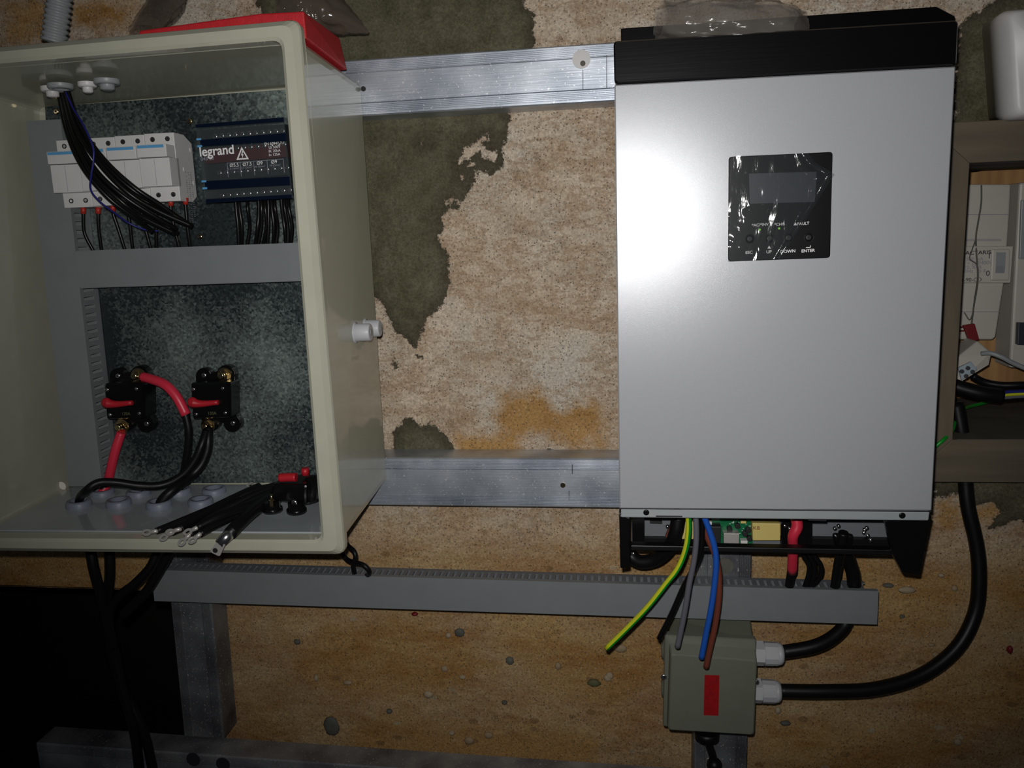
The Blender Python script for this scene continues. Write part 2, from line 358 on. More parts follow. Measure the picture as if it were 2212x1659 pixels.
ochre = [wp([(975, 925), (1010, 948), (1060, 950), (1080, 935), (1085, 850), (1110, 838), (1160, 845), (1200, 885), (1280, 865), (1300, 900), (1290, 960), (1240, 975), (1150, 940), (1110, 980), (1000, 980)]),
    wp([(690, 1352), (790, 1350), (870, 1340), (930, 1345), (1000, 1370), (1020, 1420), (1060, 1440), (1010, 1480), (900, 1510), (780, 1500), (690, 1490), (640, 1440), (670, 1400)]),
    wp([(1060, 1325), (1200, 1330), (1230, 1365), (1350, 1372), (1440, 1390), (1430, 1450), (1320, 1520), (1180, 1510), (1130, 1430), (1080, 1400)]),
    wp([(760, 1560), (820, 1545), (930, 1560), (1010, 1580), (1150, 1555), (1290, 1580), (1290, 1660), (1100, 1690), (750, 1690)]), wp([(540, 1520), (590, 1530), (620, 1570), (610, 1600), (540, 1600)]),
    wp([(2022, 1075), (2060, 1072), (2075, 1100), (2060, 1140), (2020, 1145)]), wp([(2110, 1100), (2160, 1090), (2165, 1105), (2140, 1140), (2110, 1130)]),
    wp([(1880, 1230), (2060, 1240), (2080, 1300), (2050, 1360), (1900, 1370), (1800, 1420), (1700, 1440), (1700, 1370), (1880, 1350)]),
    wp([(2120, 1250), (2260, 1250), (2260, 1350), (2130, 1340)]), wp([(1980, 1480), (2080, 1430), (2260, 1430), (2260, 1560), (2100, 1570), (1980, 1540)]),
    wp([(1640, 1560), (1900, 1570), (2100, 1600), (2000, 1680), (1640, 1680)]), wp([(-60, 1180), (380, 1200), (380, 1290), (-60, 1280)]),
    wp([(0, 0), (100, 0), (95, 90), (0, 95)]), wp([(150, 0), (290, 0), (270, 60), (150, 60)]), wp([(1420, 1190), (1500, 1190), (1500, 1260), (1400, 1250)]), wp([(1640, 1200), (1940, 1210), (1930, 1270), (1640, 1260)])]
orange = [wp([(985, 942), (1010, 950), (1100, 945), (1108, 985), (990, 985)]), wp([(760, 1600), (1000, 1600), (1280, 1600), (1280, 1680), (760, 1680)]), wp([(1115, 870), (1180, 880), (1200, 900), (1150, 930), (1100, 920)])]
RX1, RZ1 = -.5600, -.3462          # recess right edge, top
NX0, NZ0, NZ1 = .402, -.150, .176  # meter niche
def wall():
    st = .004; xs = np.arange(-1.15, .90, st); zs = np.arange(-.80, .62, st); nx, nz = len(xs), len(zs)
    X, Z = np.meshgrid(xs, zs, indexing='ij')
    c = sdf(cement, X, Z); h = sdf(holes, X, Z); c = np.maximum(c, -h-.0005); o_ = sdf(ochre, X, Z); og = sdf(orange, X, Z)
    Y = np.zeros(X.shape)
    for i in range(nx):
        for j in range(nz):
            p = Vector((xs[i]*7, 0, zs[j]*10)); Y[i, j] = noise.fractal(p, 1.0, 2.0, 4)*.0022+noise.noise(Vector((xs[i]*60, 3, zs[j]*60)))*.0006
    Y = Y+.002+np.clip(c*.4, -.0012, .0012)*-1*-1
    Y = np.maximum(Y, -.0005)
    V = np.stack([X, Y, Z], -1).reshape(-1, 3)
    I, J = np.meshgrid(np.arange(nx-1), np.arange(nz-1), indexing='ij')
    cx = xs[I]+st/2; cz = zs[J]+st/2
    keep = ~((cx < RX1) & (cz < RZ1)) & ~((cx > NX0) & (cx < .76) & (cz > NZ0) & (cz < NZ1))
    a = (I*nz+J)[keep]; F_ = np.stack([a, a+nz, a+nz+1, a+1], -1)
    me = bpy.data.meshes.new('wall_back'); me.from_pydata(V.tolist(), [], F_.tolist())
    for nm, arr in (('cement', c), ('ochre', o_), ('orange', og)):
        at = me.attributes.new(nm, 'FLOAT', 'POINT'); at.data.foreach_set('value', arr.reshape(-1).astype(np.float32))
    me.polygons.foreach_set('use_smooth', [True]*len(me.polygons))
    m = bpy.data.materials.new('earth_wall'); m.use_nodes = True; nt = m.node_tree; L = nt.links.new; N = nt.nodes.new; b = nt.nodes['Principled BSDF']
    tc = N('ShaderNodeTexCoord')
    def noi(sc, det=5, rough=.6, stretch=(1, 1, 1)):
        mp = N('ShaderNodeMapping'); mp.inputs['Scale'].default_value = stretch; L(tc.outputs['Object'], mp.inputs[0])
        n = N('ShaderNodeTexNoise'); n.inputs['Scale'].default_value = sc; n.inputs['Detail'].default_value = det; n.inputs['Roughness'].default_value = rough; L(mp.outputs[0], n.inputs[0]); return n.outputs[0]
    def ramp(x, p0, c0, p1, c1):
        r = N('ShaderNodeValToRGB'); r.color_ramp.elements[0].position = p0; r.color_ramp.elements[0].color = (*c0, 1); r.color_ramp.elements[1].position = p1; r.color_ramp.elements[1].color = (*c1, 1); L(x, r.inputs[0]); return r.outputs[0]
    def mixc(f, a_, b_, mode='MIX'):
        x = N('ShaderNodeMix'); x.data_type = 'RGBA'; x.blend_type = mode
        if isinstance(f, float): x.inputs[0].default_value = f
        else: L(f, x.inputs[0])
        for k, q in ((6, a_), (7, b_)):
            if isinstance(q, tuple): x.inputs[k].default_value = (*q, 1)
            else: L(q, x.inputs[k])
        return x.outputs[2]
    def mask(attr, ns, amp, w, off=0.):
        at = N('ShaderNodeAttribute'); at.attribute_name = attr
        mm = N('ShaderNodeMath'); mm.operation = 'SUBTRACT'; L(ns, mm.inputs[0]); mm.inputs[1].default_value = .5
        ma = N('ShaderNodeMath'); ma.operation = 'MULTIPLY_ADD'; L(mm.outputs[0], ma.inputs[0]); ma.inputs[1].default_value = amp; L(at.outputs['Fac'], ma.inputs[2])
        mr = N('ShaderNodeMapRange'); mr.inputs[1].default_value = off+w; mr.inputs[2].default_value = off-w; L(ma.outputs[0], mr.inputs[0]); return mr.outputs[0]
    base = ramp(noi(14, 9, .68, (1, 1, 1.5)), .30, (.38, .27, .17), .58, (.62, .51, .39))
    gy = ramp(noi(8, 8, .65), .46, (0, 0, 0), .62, (.8, .8, .8)); base = mixc(gy, base, (.55, .50, .42))
    vn = noi(20, 9, .75, (.8, 1, 1.6)); va = N('ShaderNodeMath'); va.operation = 'SUBTRACT'; L(vn, va.inputs[0]); va.inputs[1].default_value = .47; vb = N('ShaderNodeMath'); vb.operation = 'ABSOLUTE'; L(va.outputs[0], vb.inputs[0])
    base = mixc(ramp(vb.outputs[0], .004, (.60, .60, .60), .045, (0, 0, 0)), base, (.33, .21, .12))  # brown veins: earth streaks, plus relief shading put into the colour
    ck = noi(9, 9, .72); ca = N('ShaderNodeMath'); ca.operation = 'SUBTRACT'; L(ck, ca.inputs[0]); ca.inputs[1].default_value = .5; cb = N('ShaderNodeMath'); cb.operation = 'ABSOLUTE'; L(ca.outputs[0], cb.inputs[0])
    ckm = ramp(cb.outputs[0], .0015, (.75, .75, .75), .006, (0, 0, 0)); ckn = ramp(noi(11, 3), .52, (0, 0, 0), .60, (1, 1, 1)); base = mixc(mixc(1.0, ckm, ckn, 'MULTIPLY'), base, (.13, .085, .05))
    n_edge = noi(55, 10, .78)
    oc = ramp(noi(22, 8, .7, (.5, 1, 2)), .3, (.31, .155, .042), .7, (.50, .31, .13))
    col = mixc(mask('ochre', noi(22, 7, .7), .09, .012), base, oc)
    # lower earth courses are naturally more ochre
    sx = N('ShaderNodeSeparateXYZ'); L(tc.outputs['Object'], sx.inputs[0])
    zz = N('ShaderNodeMapRange'); zz.inputs[1].default_value = -.19; zz.inputs[2].default_value = -.30; L(sx.outputs[2], zz.inputs[0])
    lo = N('ShaderNodeMath'); lo.operation = 'MULTIPLY'; L(zz.outputs[0], lo.inputs[0]); lo.inputs[1].default_value = .80
    lowc = ramp(noi(12, 9, .74, (.6, 1, 1.8)), .38, (.31, .145, .034), .62, (.47, .32, .14)); col = mixc(lo.outputs[0], col, lowc)
    col = mixc(mask('orange', noi(30, 6, .7), .05, .008), col, (.43, .25, .09))
    # grit
    v = N('ShaderNodeTexVoronoi'); v.inputs['Scale'].default_value = 290; L(tc.outputs['Object'], v.inputs[0])
    s2 = N('ShaderNodeSeparateColor'); L(v.outputs['Color'], s2.inputs[0])
    g1 = N('ShaderNodeMath'); g1.operation = 'LESS_THAN'; L(v.outputs['Distance'], g1.inputs[0]); g1.inputs[1].default_value = .26
    g2 = N('ShaderNodeMath'); g2.operation = 'GREATER_THAN'; L(s2.outputs[0], g2.inputs[0]); g2.inputs[1].default_value = .45
    g3 = N('ShaderNodeMath'); g3.operation = 'MULTIPLY'; L(g1.outputs[0], g3.inputs[0]); L(g2.outputs[0], g3.inputs[1])
    g4 = N('ShaderNodeMath'); g4.operation = 'MULTIPLY'; L(g3.outputs[0], g4.inputs[0]); g4.inputs[1].default_value = .65
    grit = ramp(s2.outputs[1], .84, (.05, .035, .025), .96, (.58, .48, .36))
    col = mixc(g4.outputs[0], col, grit)
    cm = ramp(noi(30, 8, .7), .3, (.068, .062, .032), .72, (.155, .142, .092))
    cmk = mask('cement', n_edge, .040, .0007); rim = mask('cement', n_edge, .03, .010, -.006)
    cm = mixc(rim, (.055, .045, .030), cm)
    col = mixc(cmk, col, cm)
    # pebbles
    mp = N('ShaderNodeMapping'); mp.inputs['Scale'].default_value = (1, 1, 1.6); L(tc.outputs['Object'], mp.inputs[0])
    v2 = N('ShaderNodeTexVoronoi'); v2.inputs['Scale'].default_value = 38; L(mp.outputs[0], v2.inputs[0]); s3 = N('ShaderNodeSeparateColor'); L(v2.outputs['Color'], s3.inputs[0])
    h1 = N('ShaderNodeMath'); h1.operation = 'LESS_THAN'; L(v2.outputs['Distance'], h1.inputs[0]); h1.inputs[1].default_value = .24
    h2 = N('ShaderNodeMath'); h2.operation = 'GREATER_THAN'; L(s3.outputs[0], h2.inputs[0]); h2.inputs[1].default_value = .80
    h3 = N('ShaderNodeMath'); h3.operation = 'MULTIPLY'; L(h1.outputs[0], h3.inputs[0]); L(h2.outputs[0], h3.inputs[1])
    h4 = N('ShaderNodeMath'); h4.operation = 'MULTIPLY'; L(h3.outputs[0], h4.inputs[0]); L(lo.outputs[0], h4.inputs[1])
    col = mixc(h4.outputs[0], col, ramp(s3.outputs[1], .2, (.24, .14, .06), .9, (.42, .34, .22)))
    fine = ramp(noi(330, 6, .85), .34, (.50, .50, .50), .66, (1.40, 1.40, 1.40)); col = mixc(1.0, col, fine, 'MULTIPLY')
    L(col, b.inputs['Base Color']); b.inputs['Roughness'].default_value = .85; b.inputs['Specular IOR Level'].default_value = .25
    bp = N('ShaderNodeBump'); bp.inputs['Strength'].default_value = .8; bp.inputs['Distance'].default_value = .0022; L(noi(110, 8, .75), bp.inputs['Height']); L(bp.outputs[0], b.inputs['Normal'])
    me.materials.append(m); MATS['earth_wall'] = m
    ob = bpy.data.objects.new('wall_back', me); scene.collection.objects.link(ob); WPOS[ob.name] = Vector((0, 0, 0)); return struct(ob)
WALL = wall()
pebs = [(715, 1570, 20, 26, 'stone_grey'), (992, 1368, 13, 11, 'stone_grey'), (925, 1502, 12, 9, 'stone_pale'), (968, 1374, 7, 7, 'stone_pale'), (1283, 1477, 16, 9, 'stone_green'), (1313, 1466, 10, 8, 'stone_pale'),
    (1101, 1429, 10, 10, 'stone_grey'), (960, 1446, 9, 8, 'stone_tan'), (998, 1464, 9, 6, 'stone_pale'), (682, 1466, 6, 9, 'stone_pale'), (750, 1476, 12, 6, 'stone_tan'), (641, 1388, 9, 7, 'stone_grey'), (895, 1328, 8, 5, 'seal_red'),
    (1205, 1440, 8, 9, 'stone_tan'), (1089, 1519, 7, 5, 'stone_grey'), (840, 1538, 8, 6, 'stone_grey'), (1055, 1590, 11, 8, 'stone_tan'), (1012, 1602, 12, 10, 'stone_tan'), (975, 1585, 8, 6, 'stone_pale'), (1340, 1402, 16, 10, 'stone_tan'),
    (1317, 1462, 9, 9, 'stone_pale'), (1681, 1537, 7, 9, 'stone_pale'), (1697, 1564, 12, 6, 'stone_grey'), (1960, 1276, 18, 8, 'stone_pale'), (1920, 1266, 12, 5, 'stone_grey'), (1950, 1333, 6, 4, 'stone_grey'), (2034, 1244, 7, 5, 'stone_pale'),
    (2063, 1272, 7, 7, 'stone_tan'), (2013, 1394, 8, 4, 'stone_tan'), (2022, 1416, 8, 7, 'stone_tan'), (2183, 1405, 6, 9, 'seal_red'), (700, 1300, 8, 6, 'stone_tan'), (1186, 974, 7, 5, 'stone_grey'), (2070, 1605, 9, 8, 'stone_pale')]
for px, py, a, b_, m in pebs:
    x, z = WF.un(px, py, 0); s_ = .00055
    mb = MB(); mb.sph((x, .0020, z), 1, 12, 8, squash=(a*s_, .0034, b_*s_), jit=.10); mb.build('pebble', m, WALL)

# dark recess at lower left
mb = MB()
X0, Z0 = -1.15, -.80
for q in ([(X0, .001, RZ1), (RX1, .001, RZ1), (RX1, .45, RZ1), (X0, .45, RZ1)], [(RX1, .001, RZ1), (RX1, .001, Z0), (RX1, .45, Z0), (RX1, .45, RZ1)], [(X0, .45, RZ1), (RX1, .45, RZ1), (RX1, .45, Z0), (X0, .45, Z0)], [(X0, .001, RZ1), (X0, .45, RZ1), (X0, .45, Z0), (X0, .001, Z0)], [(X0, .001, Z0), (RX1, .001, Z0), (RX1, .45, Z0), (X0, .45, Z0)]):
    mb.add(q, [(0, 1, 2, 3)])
struct(mb.build('wall_recess', 'recess_dark', loc=(RX1, 0, Z0)))

# ================= RAILS =================
def rail_profile(w, dep):
    # (t across, d) front face with grooves at both sides
    pts = [(0, 0), (0, dep-.0015), (.0015, dep)]
    def grooves(a, b, n):
        o = []; s_ = (b-a)/n
        for i in range(n): o += [(a+s_*i+s_*.25, dep), (a+s_*i+s_*.4, dep-.0011), (a+s_*i+s_*.6, dep-.0011), (a+s_*i+s_*.75, dep)]
        return o
    pts += grooves(.003, .014, 6)+[(.0145, dep-.0008), (w-.0145, dep-.0008)]+grooves(w-.014, w-.003, 6)+[(w-.0015, dep), (w, dep-.0015), (w, 0)]
    return pts
def rail(name, A, B, w, dep, matn, label, d0=0.0, parent=None):
    # A,B: (x,z) of the left/top edge ends; across goes to the right of direction (down for horizontals)
    A = Vector(A); B = Vector(B); dr = (B-A).normalized(); ac = Vector((dr[1], -dr[0]))
    P = rail_profile(w, dep); n = len(P); V = []
    for E_ in (A, B):
        for t, d in P: q = E_+ac*t; V.append(WF.w(q[0], d0+d, q[1]))
    fs = [(i, (i+1) % n, n+(i+1) % n, n+i) for i in range(n)]+[tuple(range(n)), tuple(range(2*n-1, n-1, -1))]
    mb = MB(); mb.add(V, fs)
    t = thing(name, label, 'metal rail', WF.w(*( (A+B)/2)[:1], 0, ((A+B)/2)[1]))
    mb.build('rail_body', matn, t); return t
Lx = lambda px, py, d=.04: WF.un(px, py, d)
a = Lx(741.6, 131); b = Lx(1323.4, 91); sl_ = (b[1]-a[1])/(b[0]-a[0])
TR = rail('mounting_rail', (a[0]-.45, a[1]-.45*sl_), (b[0]+.28, b[1]+.28*sl_), .0605, .04, 'aluminium', 'bright ribbed aluminium rail running behind the tops of both boxes')
mb = MB(); c_ = WF.P(1256, 128, .0405); mb.cyl(c_, c_+Vector((0, -.0012, 0)), .0098, n=32); mb.build('plastic_washer', 'white_plastic', TR)['label'] = 'round white disc with a hole'
mb = MB(); c_ = WF.P(1259, 137, .0417); mb.cyl(c_, c_+Vector((0, -.0004, 0)), .0029, n=16); mb.build('bolt_hole', 'wood_dark', TR)
mb = MB(); c_ = WF.P(785, 192, .0395); mb.cyl(c_, c_+Vector((0, -.0008, 0)), .0028, n=16); mb.build('bolt_hole', 'core_dark', TR)
for q in ([(1258.6, 151), (1259.8, 151), (1259.8, 193), (1258.6, 193)], [(1310, 117), (1311.4, 117), (1311.4, 190), (1310, 190)]): MB().qp(WF, q, .0390, .0395).build('scribed_line', 'black_print', TR)
a = Lx(836, 989); b = Lx(1335, 990.6); sl_ = (b[1]-a[1])/(b[0]-a[0])
BR_ = rail('mounting_rail', (a[0]-.42, a[1]-.42*sl_), (b[0]+.28, b[1]+.28*sl_), .0605, .04, 'aluminium', 'bright ribbed aluminium rail behind the bottom half of both boxes')
mb = MB(); c_ = WF.P(1216, 1048, .0395); mb.cyl(c_, c_+Vector((0, -.0008, 0)), .0031, n=16); mb.build('bolt_hole', 'brass', BR_)
MB().qp(WF, [(1235.5, 1004), (1236.8, 1004), (1236.8, 1024), (1235.5, 1024)], .0390, .0403).build('scribed_line', 'black_print', BR_); MB().qp(WF, [(1228.5, 1060), (1229.8, 1060), (1229.8, 1082), (1228.5, 1082)], .0390, .0395).build('scribed_line', 'black_print', BR_)
rail('mounting_rail', (-.4905, -.20), (-.4955, -.5385), .0575, .038, 'aluminium_upright', 'upright dusty aluminium rail beside the dark recess, under the cream box')
RV = rail('mounting_rail', (.1890, -.17), (.1850, -.75), .0640, .038, 'aluminium_upright', 'upright aluminium rail running down behind the small junction box')
mb = MB()
c_ = WF.P(1566, 1222, .0375); mb.cyl(c_, c_+Vector((0, -.0010, 0)), .0098, n=28); mb.build('bolt_hole', 'stone_grey', RV)
a = Lx(130, 1568, .03); b = Lx(1400, 1653, .03); sl_ = (b[1]-a[1])/(b[0]-a[0])
FR = rail('mounting_rail', (a[0]-.006, a[1]), (b[0]+.30, b[1]+.306*sl_), .070, .038, 'aluminium_dusty', 'lowest dusty aluminium rail crossing the bottom of the wall', d0=.032)
mb = MB(); g0 = Lx(135, 1568, .04)
for px, py in ((418, 1640), (482, 1650)):
    c_ = WF.P(px, py, .0695); MB().cyl(c_, c_+Vector((0, -.0008, 0)), .0095, n=24).build('bolt_hole', 'black_print', FR)

# ================= ENCLOSURE =================
ENC = thing('electrical_enclosure', 'open cream plastic electrical enclosure hung on the rails at left', 'electrical box', EF.w(-.2, .09, -.2))
b0 = [(-.387, .2835), (0, .2895), (0, -.181), (-.412, -.183)]
b1 = [(-.397, .291), (-.003, .298), (0, -.190), (-.417, -.188)]
fl = [(-.405, .303), (-.0035, .3125), (.0015, -.2005), (-.425, -.198)]
ir = [(-.386, .288), (-.0207, .2945), (-.0205, -.1833), (-.402, -.182)]
iw = [(-.383, .2790), (-.006, .286), (-.006, -.1785), (-.406, -.1768)]
mb = MB()
mb.loft(EF, [(rr(b0, .010), 0), (rr(b0, .012), .002), (rr(b1, .014), .168), (rr(fl, .010), .1685), (rr(fl, .010), .176), (rr(inset(fl, .001), .010), .1785), (rr(inset(fl, .006), .010), .1838),
    (rr(inset(ir, -.003), .010), .1838), (rr(ir, .009), .1815), (rr([(-.3840, .2872), (-.0200, .2934), (-.0200, -.1822), (-.4035, -.1810)], .009), .1700), (rr([(-.3835, .2870), (-.0080, .2930), (-.0080, -.1822), (-.4035, -.1808)], .008), .1690), (rr(iw, .008), .006)], c0=True, c1=True)
mb.build('enclosure_shell', 'cream', ENC)
mb = MB()   # thin panel over the shell floor, glossier and bluer than the cream
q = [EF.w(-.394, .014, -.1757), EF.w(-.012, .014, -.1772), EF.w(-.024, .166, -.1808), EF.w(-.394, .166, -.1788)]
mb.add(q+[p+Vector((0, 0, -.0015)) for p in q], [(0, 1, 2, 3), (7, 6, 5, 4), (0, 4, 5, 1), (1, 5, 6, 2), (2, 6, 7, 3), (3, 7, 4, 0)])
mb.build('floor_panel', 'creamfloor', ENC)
mb = MB(); tl = EF.un(97, 231, .013); bl = EF.un(152, 1046, .013)
mb.hexa([EF.w(tl[0], .013, tl[1]), EF.w(-.012, .013, .283), EF.w(-.010, .013, -.174), EF.w(bl[0], .013, bl[1])], [EF.w(tl[0], .0105, tl[1]), EF.w(-.012, .0105, .283), EF.w(-.010, .0105, -.174), EF.w(bl[0], .0105, bl[1])])
mb.build('mounting_plate', 'galvanised', ENC)
def screw(F, px, py, d, r, m, parent, name='screw', h=.0016):
    mb = MB(); c = F.P(px, py, d); o = F.out(); mb.lathe(c, o, [(0, r), (h*.5, r), (h, r*.7)], 14, norm=False)
    mb.cyl(c+o*h, c+o*(h+.0002), r*.35, n=6, mi=1); return mb.build(name, [m, 'core_dark'], parent)
for px, py in ((122, 241), (410, 262), (432, 511), (142, 292)): screw(EF, px, py, .013, .0034, 'brass', ENC)
for px, py, r in ((35, 237, .009), (130, 1052, .009)):
    c_ = EF.P(px, py, .03); MB().cyl(EF.P(px, py, .006), c_, r*.9, r*.7, 16).build('moulded_boss', 'offwhite', ENC)
for px, py in ((22, 1075), (40, 1088), (18, 1105)):
    mb = MB(); x, d = EF.onz(px, py, -.178); c_ = EF.w(x, d, -.178); mb.cyl(c_, c_+Vector((0, 0, .012)), .006, .005, 14); mb.build('moulded_boss', 'cream', ENC)
# hinge/latch knobs on the right flank
for px, py, d in ((757, 718, .085), (795, 709, .045)):
    mb = MB(); c_ = EF.w(-.002, d, EF.un(px-18, py, d)[1]); ax = EF.ax()
    zc = EF.un(px-18, py+1, d)[1]; c_ = EF.w(-.002, d, zc)
    mb.lathe(c_, ax, [(0, .0115), (.003, .0115), (.0032, .0096), (.018, .0094), (.0192, .0085)], 24)
    mb.lathe(c_+ax*.0193, ax, [(0, .0036), (.0006, .0036)], 14, mi=1)
    mb.build('hinge_plug', ['gland_white', 'conduit'], ENC)['label'] = 'white cylindrical plug on the flank'
# cable glands through top and floor
def ringgrommet(px, py, z, r, h, m, up=1, name='grommet', plug=False):
    x, d = EF.onz(px, py, z); c_ = EF.w(x, d, z); mb = MB(); u = Vector((0, 0, up))
    mb.lathe(c_, u, [(0, r), (h*.7, r), (h, r*.9), (h, r*.62), (h*.35, r*.58), (h*.35, .0001)], 26, caps=False)
    if plug: mb.lathe(c_, u, [(0, r*.6), (h*1.9, r*.55), (h*2.1, r*.3)], 20)
    mb.build(name, m, ENC); return c_
GR = {}
for k, (px, py) in enumerate(((171, 1095), (257, 1093), (344, 1096), (434, 1091), (221, 1071), (300, 1072), (387, 1069), (463, 1067))):
    GR[k] = ringgrommet(px, py, -.1785, .0140, .0080, 'ring_blue')
GT = {}
for k, (px, py, r, pl, m) in enumerate(((112, 188, .011, True, 'white_plastic'), (130, 182, .0125, False, 'conduit'), (188, 178, .009, True, 'white_plastic'), (230, 172, .0125, True, 'conduit'))):
    x, d = EF.onz(px, py, .2855); GT[k] = ringgrommet(px, py, .2825, r, .005, m, -1, plug=pl)

# ---- ducts inside
def slot_duct(name, label, F, axis, x0, x1, z0, z1, d0, d1, pitch, matn, comb_sides, cover=None, coverm=None):
    t = thing(name, label, 'cable duct', F.w((x0+x1)/2, d0, min(z0, z1)))
    mb = MB(); mb.box(F, x0, x1, d0, d0+.0015, z0, z1)
    th = .0012; dm0 = d0+.30*(d1-d0); dm1 = d1-.003
    L0, L1 = (x0, x1) if axis == 'x' else (z0, z1)
    def bx(a, b, e0, e1, side):
        if axis == 'x':
            zz = (z1-th, z1) if side == 'hi' else (z0, z0+th); mb.box(F, a, b, e0, e1, *zz)
        else:
            xx = (x1-th, x1) if side == 'hi' else (x0, x0+th); mb.box(F, *xx, e0, e1, a, b)
    for side in comb_sides:
        bx(L0, L1, d0, dm0, side); bx(L0, L1, dm1, d1-.0002, side)
        n = int((L1-L0)/pitch)
        for i in range(n+1):
            a = L0+i*pitch; bx(a, min(a+pitch*.62, L1), dm0, dm1, side)
    mb.build('slotted_tray', matn, t)
    mb = MB(); c = cover or (x0-.0008, x1+.0008, z0-.0008, z1+.0008); e = .004
    mb.box(F, c[0], c[1], d1, d1+.0014, c[2], c[3])
    if axis == 'x': mb.box(F, c[0], c[1], d1-e, d1, c[3], c[3]+.0009); mb.box(F, c[0], c[1], d1-e, d1, c[2]-.0009, c[2])
    mb.build('cover', coverm or matn, t); return t
# vertical duct is slightly leaning with the back wall: use px corners via a sheared frame
def vduct():
    t = thing('wire_duct', 'upright grey slotted wire duct along the left inside of the enclosure', 'cable duct', EF.P(190, 1040, .014))
    tl = EF.un(59, 262, .050); tr_ = EF.un(135, 262, .050); br = EF.un(222, 1046, .050); bl = EF.un(150, 1050, .050)
    tr_ = EF.un(133, 262, .050)
    f = lambda u, v: ((tl[0]*(1-u)+tr_[0]*u)*(1-v)+(bl[0]*(1-u)+br[0]*u)*v, (tl[1]*(1-v)+bl[1]*v))
    mb = MB(); mb.hexa([EF.w(f(u, v)[0], .0515, f(u, v)[1]) for u, v in ((0, 0), (1, 0), (1, 1), (0, 1))], [EF.w(f(u, v)[0], .0500, f(u, v)[1]) for u, v in ((0, 0), (1, 0), (1, 1), (0, 1))])
    mb.build('cover', 'pvc_grey', t)
    mb = MB()
    def wall_(u, v0, v1, e0, e1):
        p = [f(u, v0), f(u, v1)]; q = [(x+.0012*(1 if u < .5 else -1), z) for x, z in p]
        mb.hexa([EF.w(p[0][0], e1, p[0][1]), EF.w(q[0][0], e1, q[0][1]), EF.w(q[1][0], e1, q[1][1]), EF.w(p[1][0], e1, p[1][1])], [EF.w(p[0][0], e0, p[0][1]), EF.w(q[0][0], e0, q[0][1]), EF.w(q[1][0], e0, q[1][1]), EF.w(p[1][0], e0, p[1][1])])
    for u in (0.03, .97):
        wall_(u, 0, 1, .0145, .024); wall_(u, 0, 1, .0440, .0499)
        n = 44
        for i in range(n): wall_(u, i/n, (i+.55)/n, .024, .0440)
    mb.hexa([EF.w(f(u, v)[0], .0155, f(u, v)[1]) for u, v in ((0.03, 0), (.97, 0), (.97, 1), (.03, 1))], [EF.w(f(u, v)[0], .0140, f(u, v)[1]) for u, v in ((.03, 0), (.97, 0), (.97, 1), (.03, 1))])
    mb.build('slotted_tray', 'pvc_grey', t)
vduct()
slot_duct('wire_duct', 'flat grey wire duct crossing the middle of the enclosure under the breakers', EF, 'x', -.332, -.012, .0722, .1112, .0135, .0500, .0096, 'pvc_grey', ('hi', 'lo'))

# ---- modular fuse holders, four side by side
MODW = (EF.un(388, 403, .055)[0]-EF.un(136, 420.5, .055)[0])/4
x0_, zt_ = EF.un(128, 303.7, .055); xA = EF.un(136, 420.5, .055)[0]; zA = EF.un(136, 420.5, .055)[1]; zB = EF.un(140, 449.5, .055)[1]
xE, zE = EF.un(388, 403, .055)
slope = (EF.un(388, 403, .055)[1]-zA)/(EF.un(388, 403, .055)[0]-xA)
zT0 = EF.un(124.7, 303.7, .055)[1]; zT1 = EF.un(124.7, 330, .055)[1]
zN0 = EF.un(103, 328, .075)[1]; zN1 = EF.un(105.4, 355, .075)[1]; zM0 = EF.un(112, 357, .071)[1]; zM1 = EF.un(119, 417, .071)[1]
def module(k, lab):
    a = xA+k*MODW; b = a+MODW-.0004; dz = slope*(k*MODW)
    t = thing('fuse_holder', lab, 'circuit breaker', EF.w((a+b)/2, .03, zB+dz), 'white modular breakers in a row')
    side = .0
    mb = MB(); pr = [(.016, zT0+.0005), (.030, zT0+.0005), (.0555, zT0), (.0555, zB), (.030, zB), (.016, zB)]
    def ext(pts, a_, b_, mi=0):
        n = len(pts); V = [EF.w(a_, d, z+dz) for d, z in pts]+[EF.w(b_, d, z+dz) for d, z in pts]
        mb.add(V, [tuple(range(n)), tuple(range(2*n-1, n-1, -1))]+[(i, (i+1) % n, n+(i+1) % n, n+i) for i in range(n)], mi)
    ext([(.0155, zT0-.008), (.033, zT0), (.0555, zT0), (.0555, zB), (.026, zB), (.0155, zB+.006)], a, b)
    mb.build('breaker_body', 'white_plastic', t, .0006)
    mb = MB(); m_ = (a+b)/2
    def pr2(x_0, x_1):
        ext([(.050, zM0+.001), (.071, zM0), (.071, zM1), (.050, zM1)], x_0, x_1)
    pr2(a, b); mb.build('fuse_drawer', 'white_plastic', t, .0003)
    mb = MB(); ext([(.0712, zM0-.001), (.0713, zM0-.001), (.0713, zM1+.001), (.0712, zM1+.001)], m_-.00015, m_+.00015); mb.build('mould_line', 'ring_blue', t)
    mb = MB(); ext([(.050, zN0), (.0745, zN0), (.0745, zN1), (.050, zN1)], a, b-.0005); mb.build('label_holder', 'white_plastic', t, .0006)
    mb = MB(); ext([(.0745, zN0-.0006), (.0748, zN0-.0006), (.0748, zN0-.0036), (.0745, zN0-.0036)], a+.001, b-.003); mb.build('blue_strip', 'label_blue', t)['label'] = 'blue marking strip'
    for u in (.27, .77):
        for z in ((zT0+zT1)/2, (zA+zB)/2):
            mb = MB(); c = EF.w(a+MODW*u, .0555, z+dz); o = EF.out()
            mb.lathe(c, o, [(-.001, .0027), (.0004, .0027), (.0004, .0019), (0, .0018)], 14, mi=1); mb.lathe(c+o*.0001, o, [(0, .0017), (.0004, .0015)], 10)
            mb.build('terminal_screw', ['steel', 'core_dark'], t)
    return t
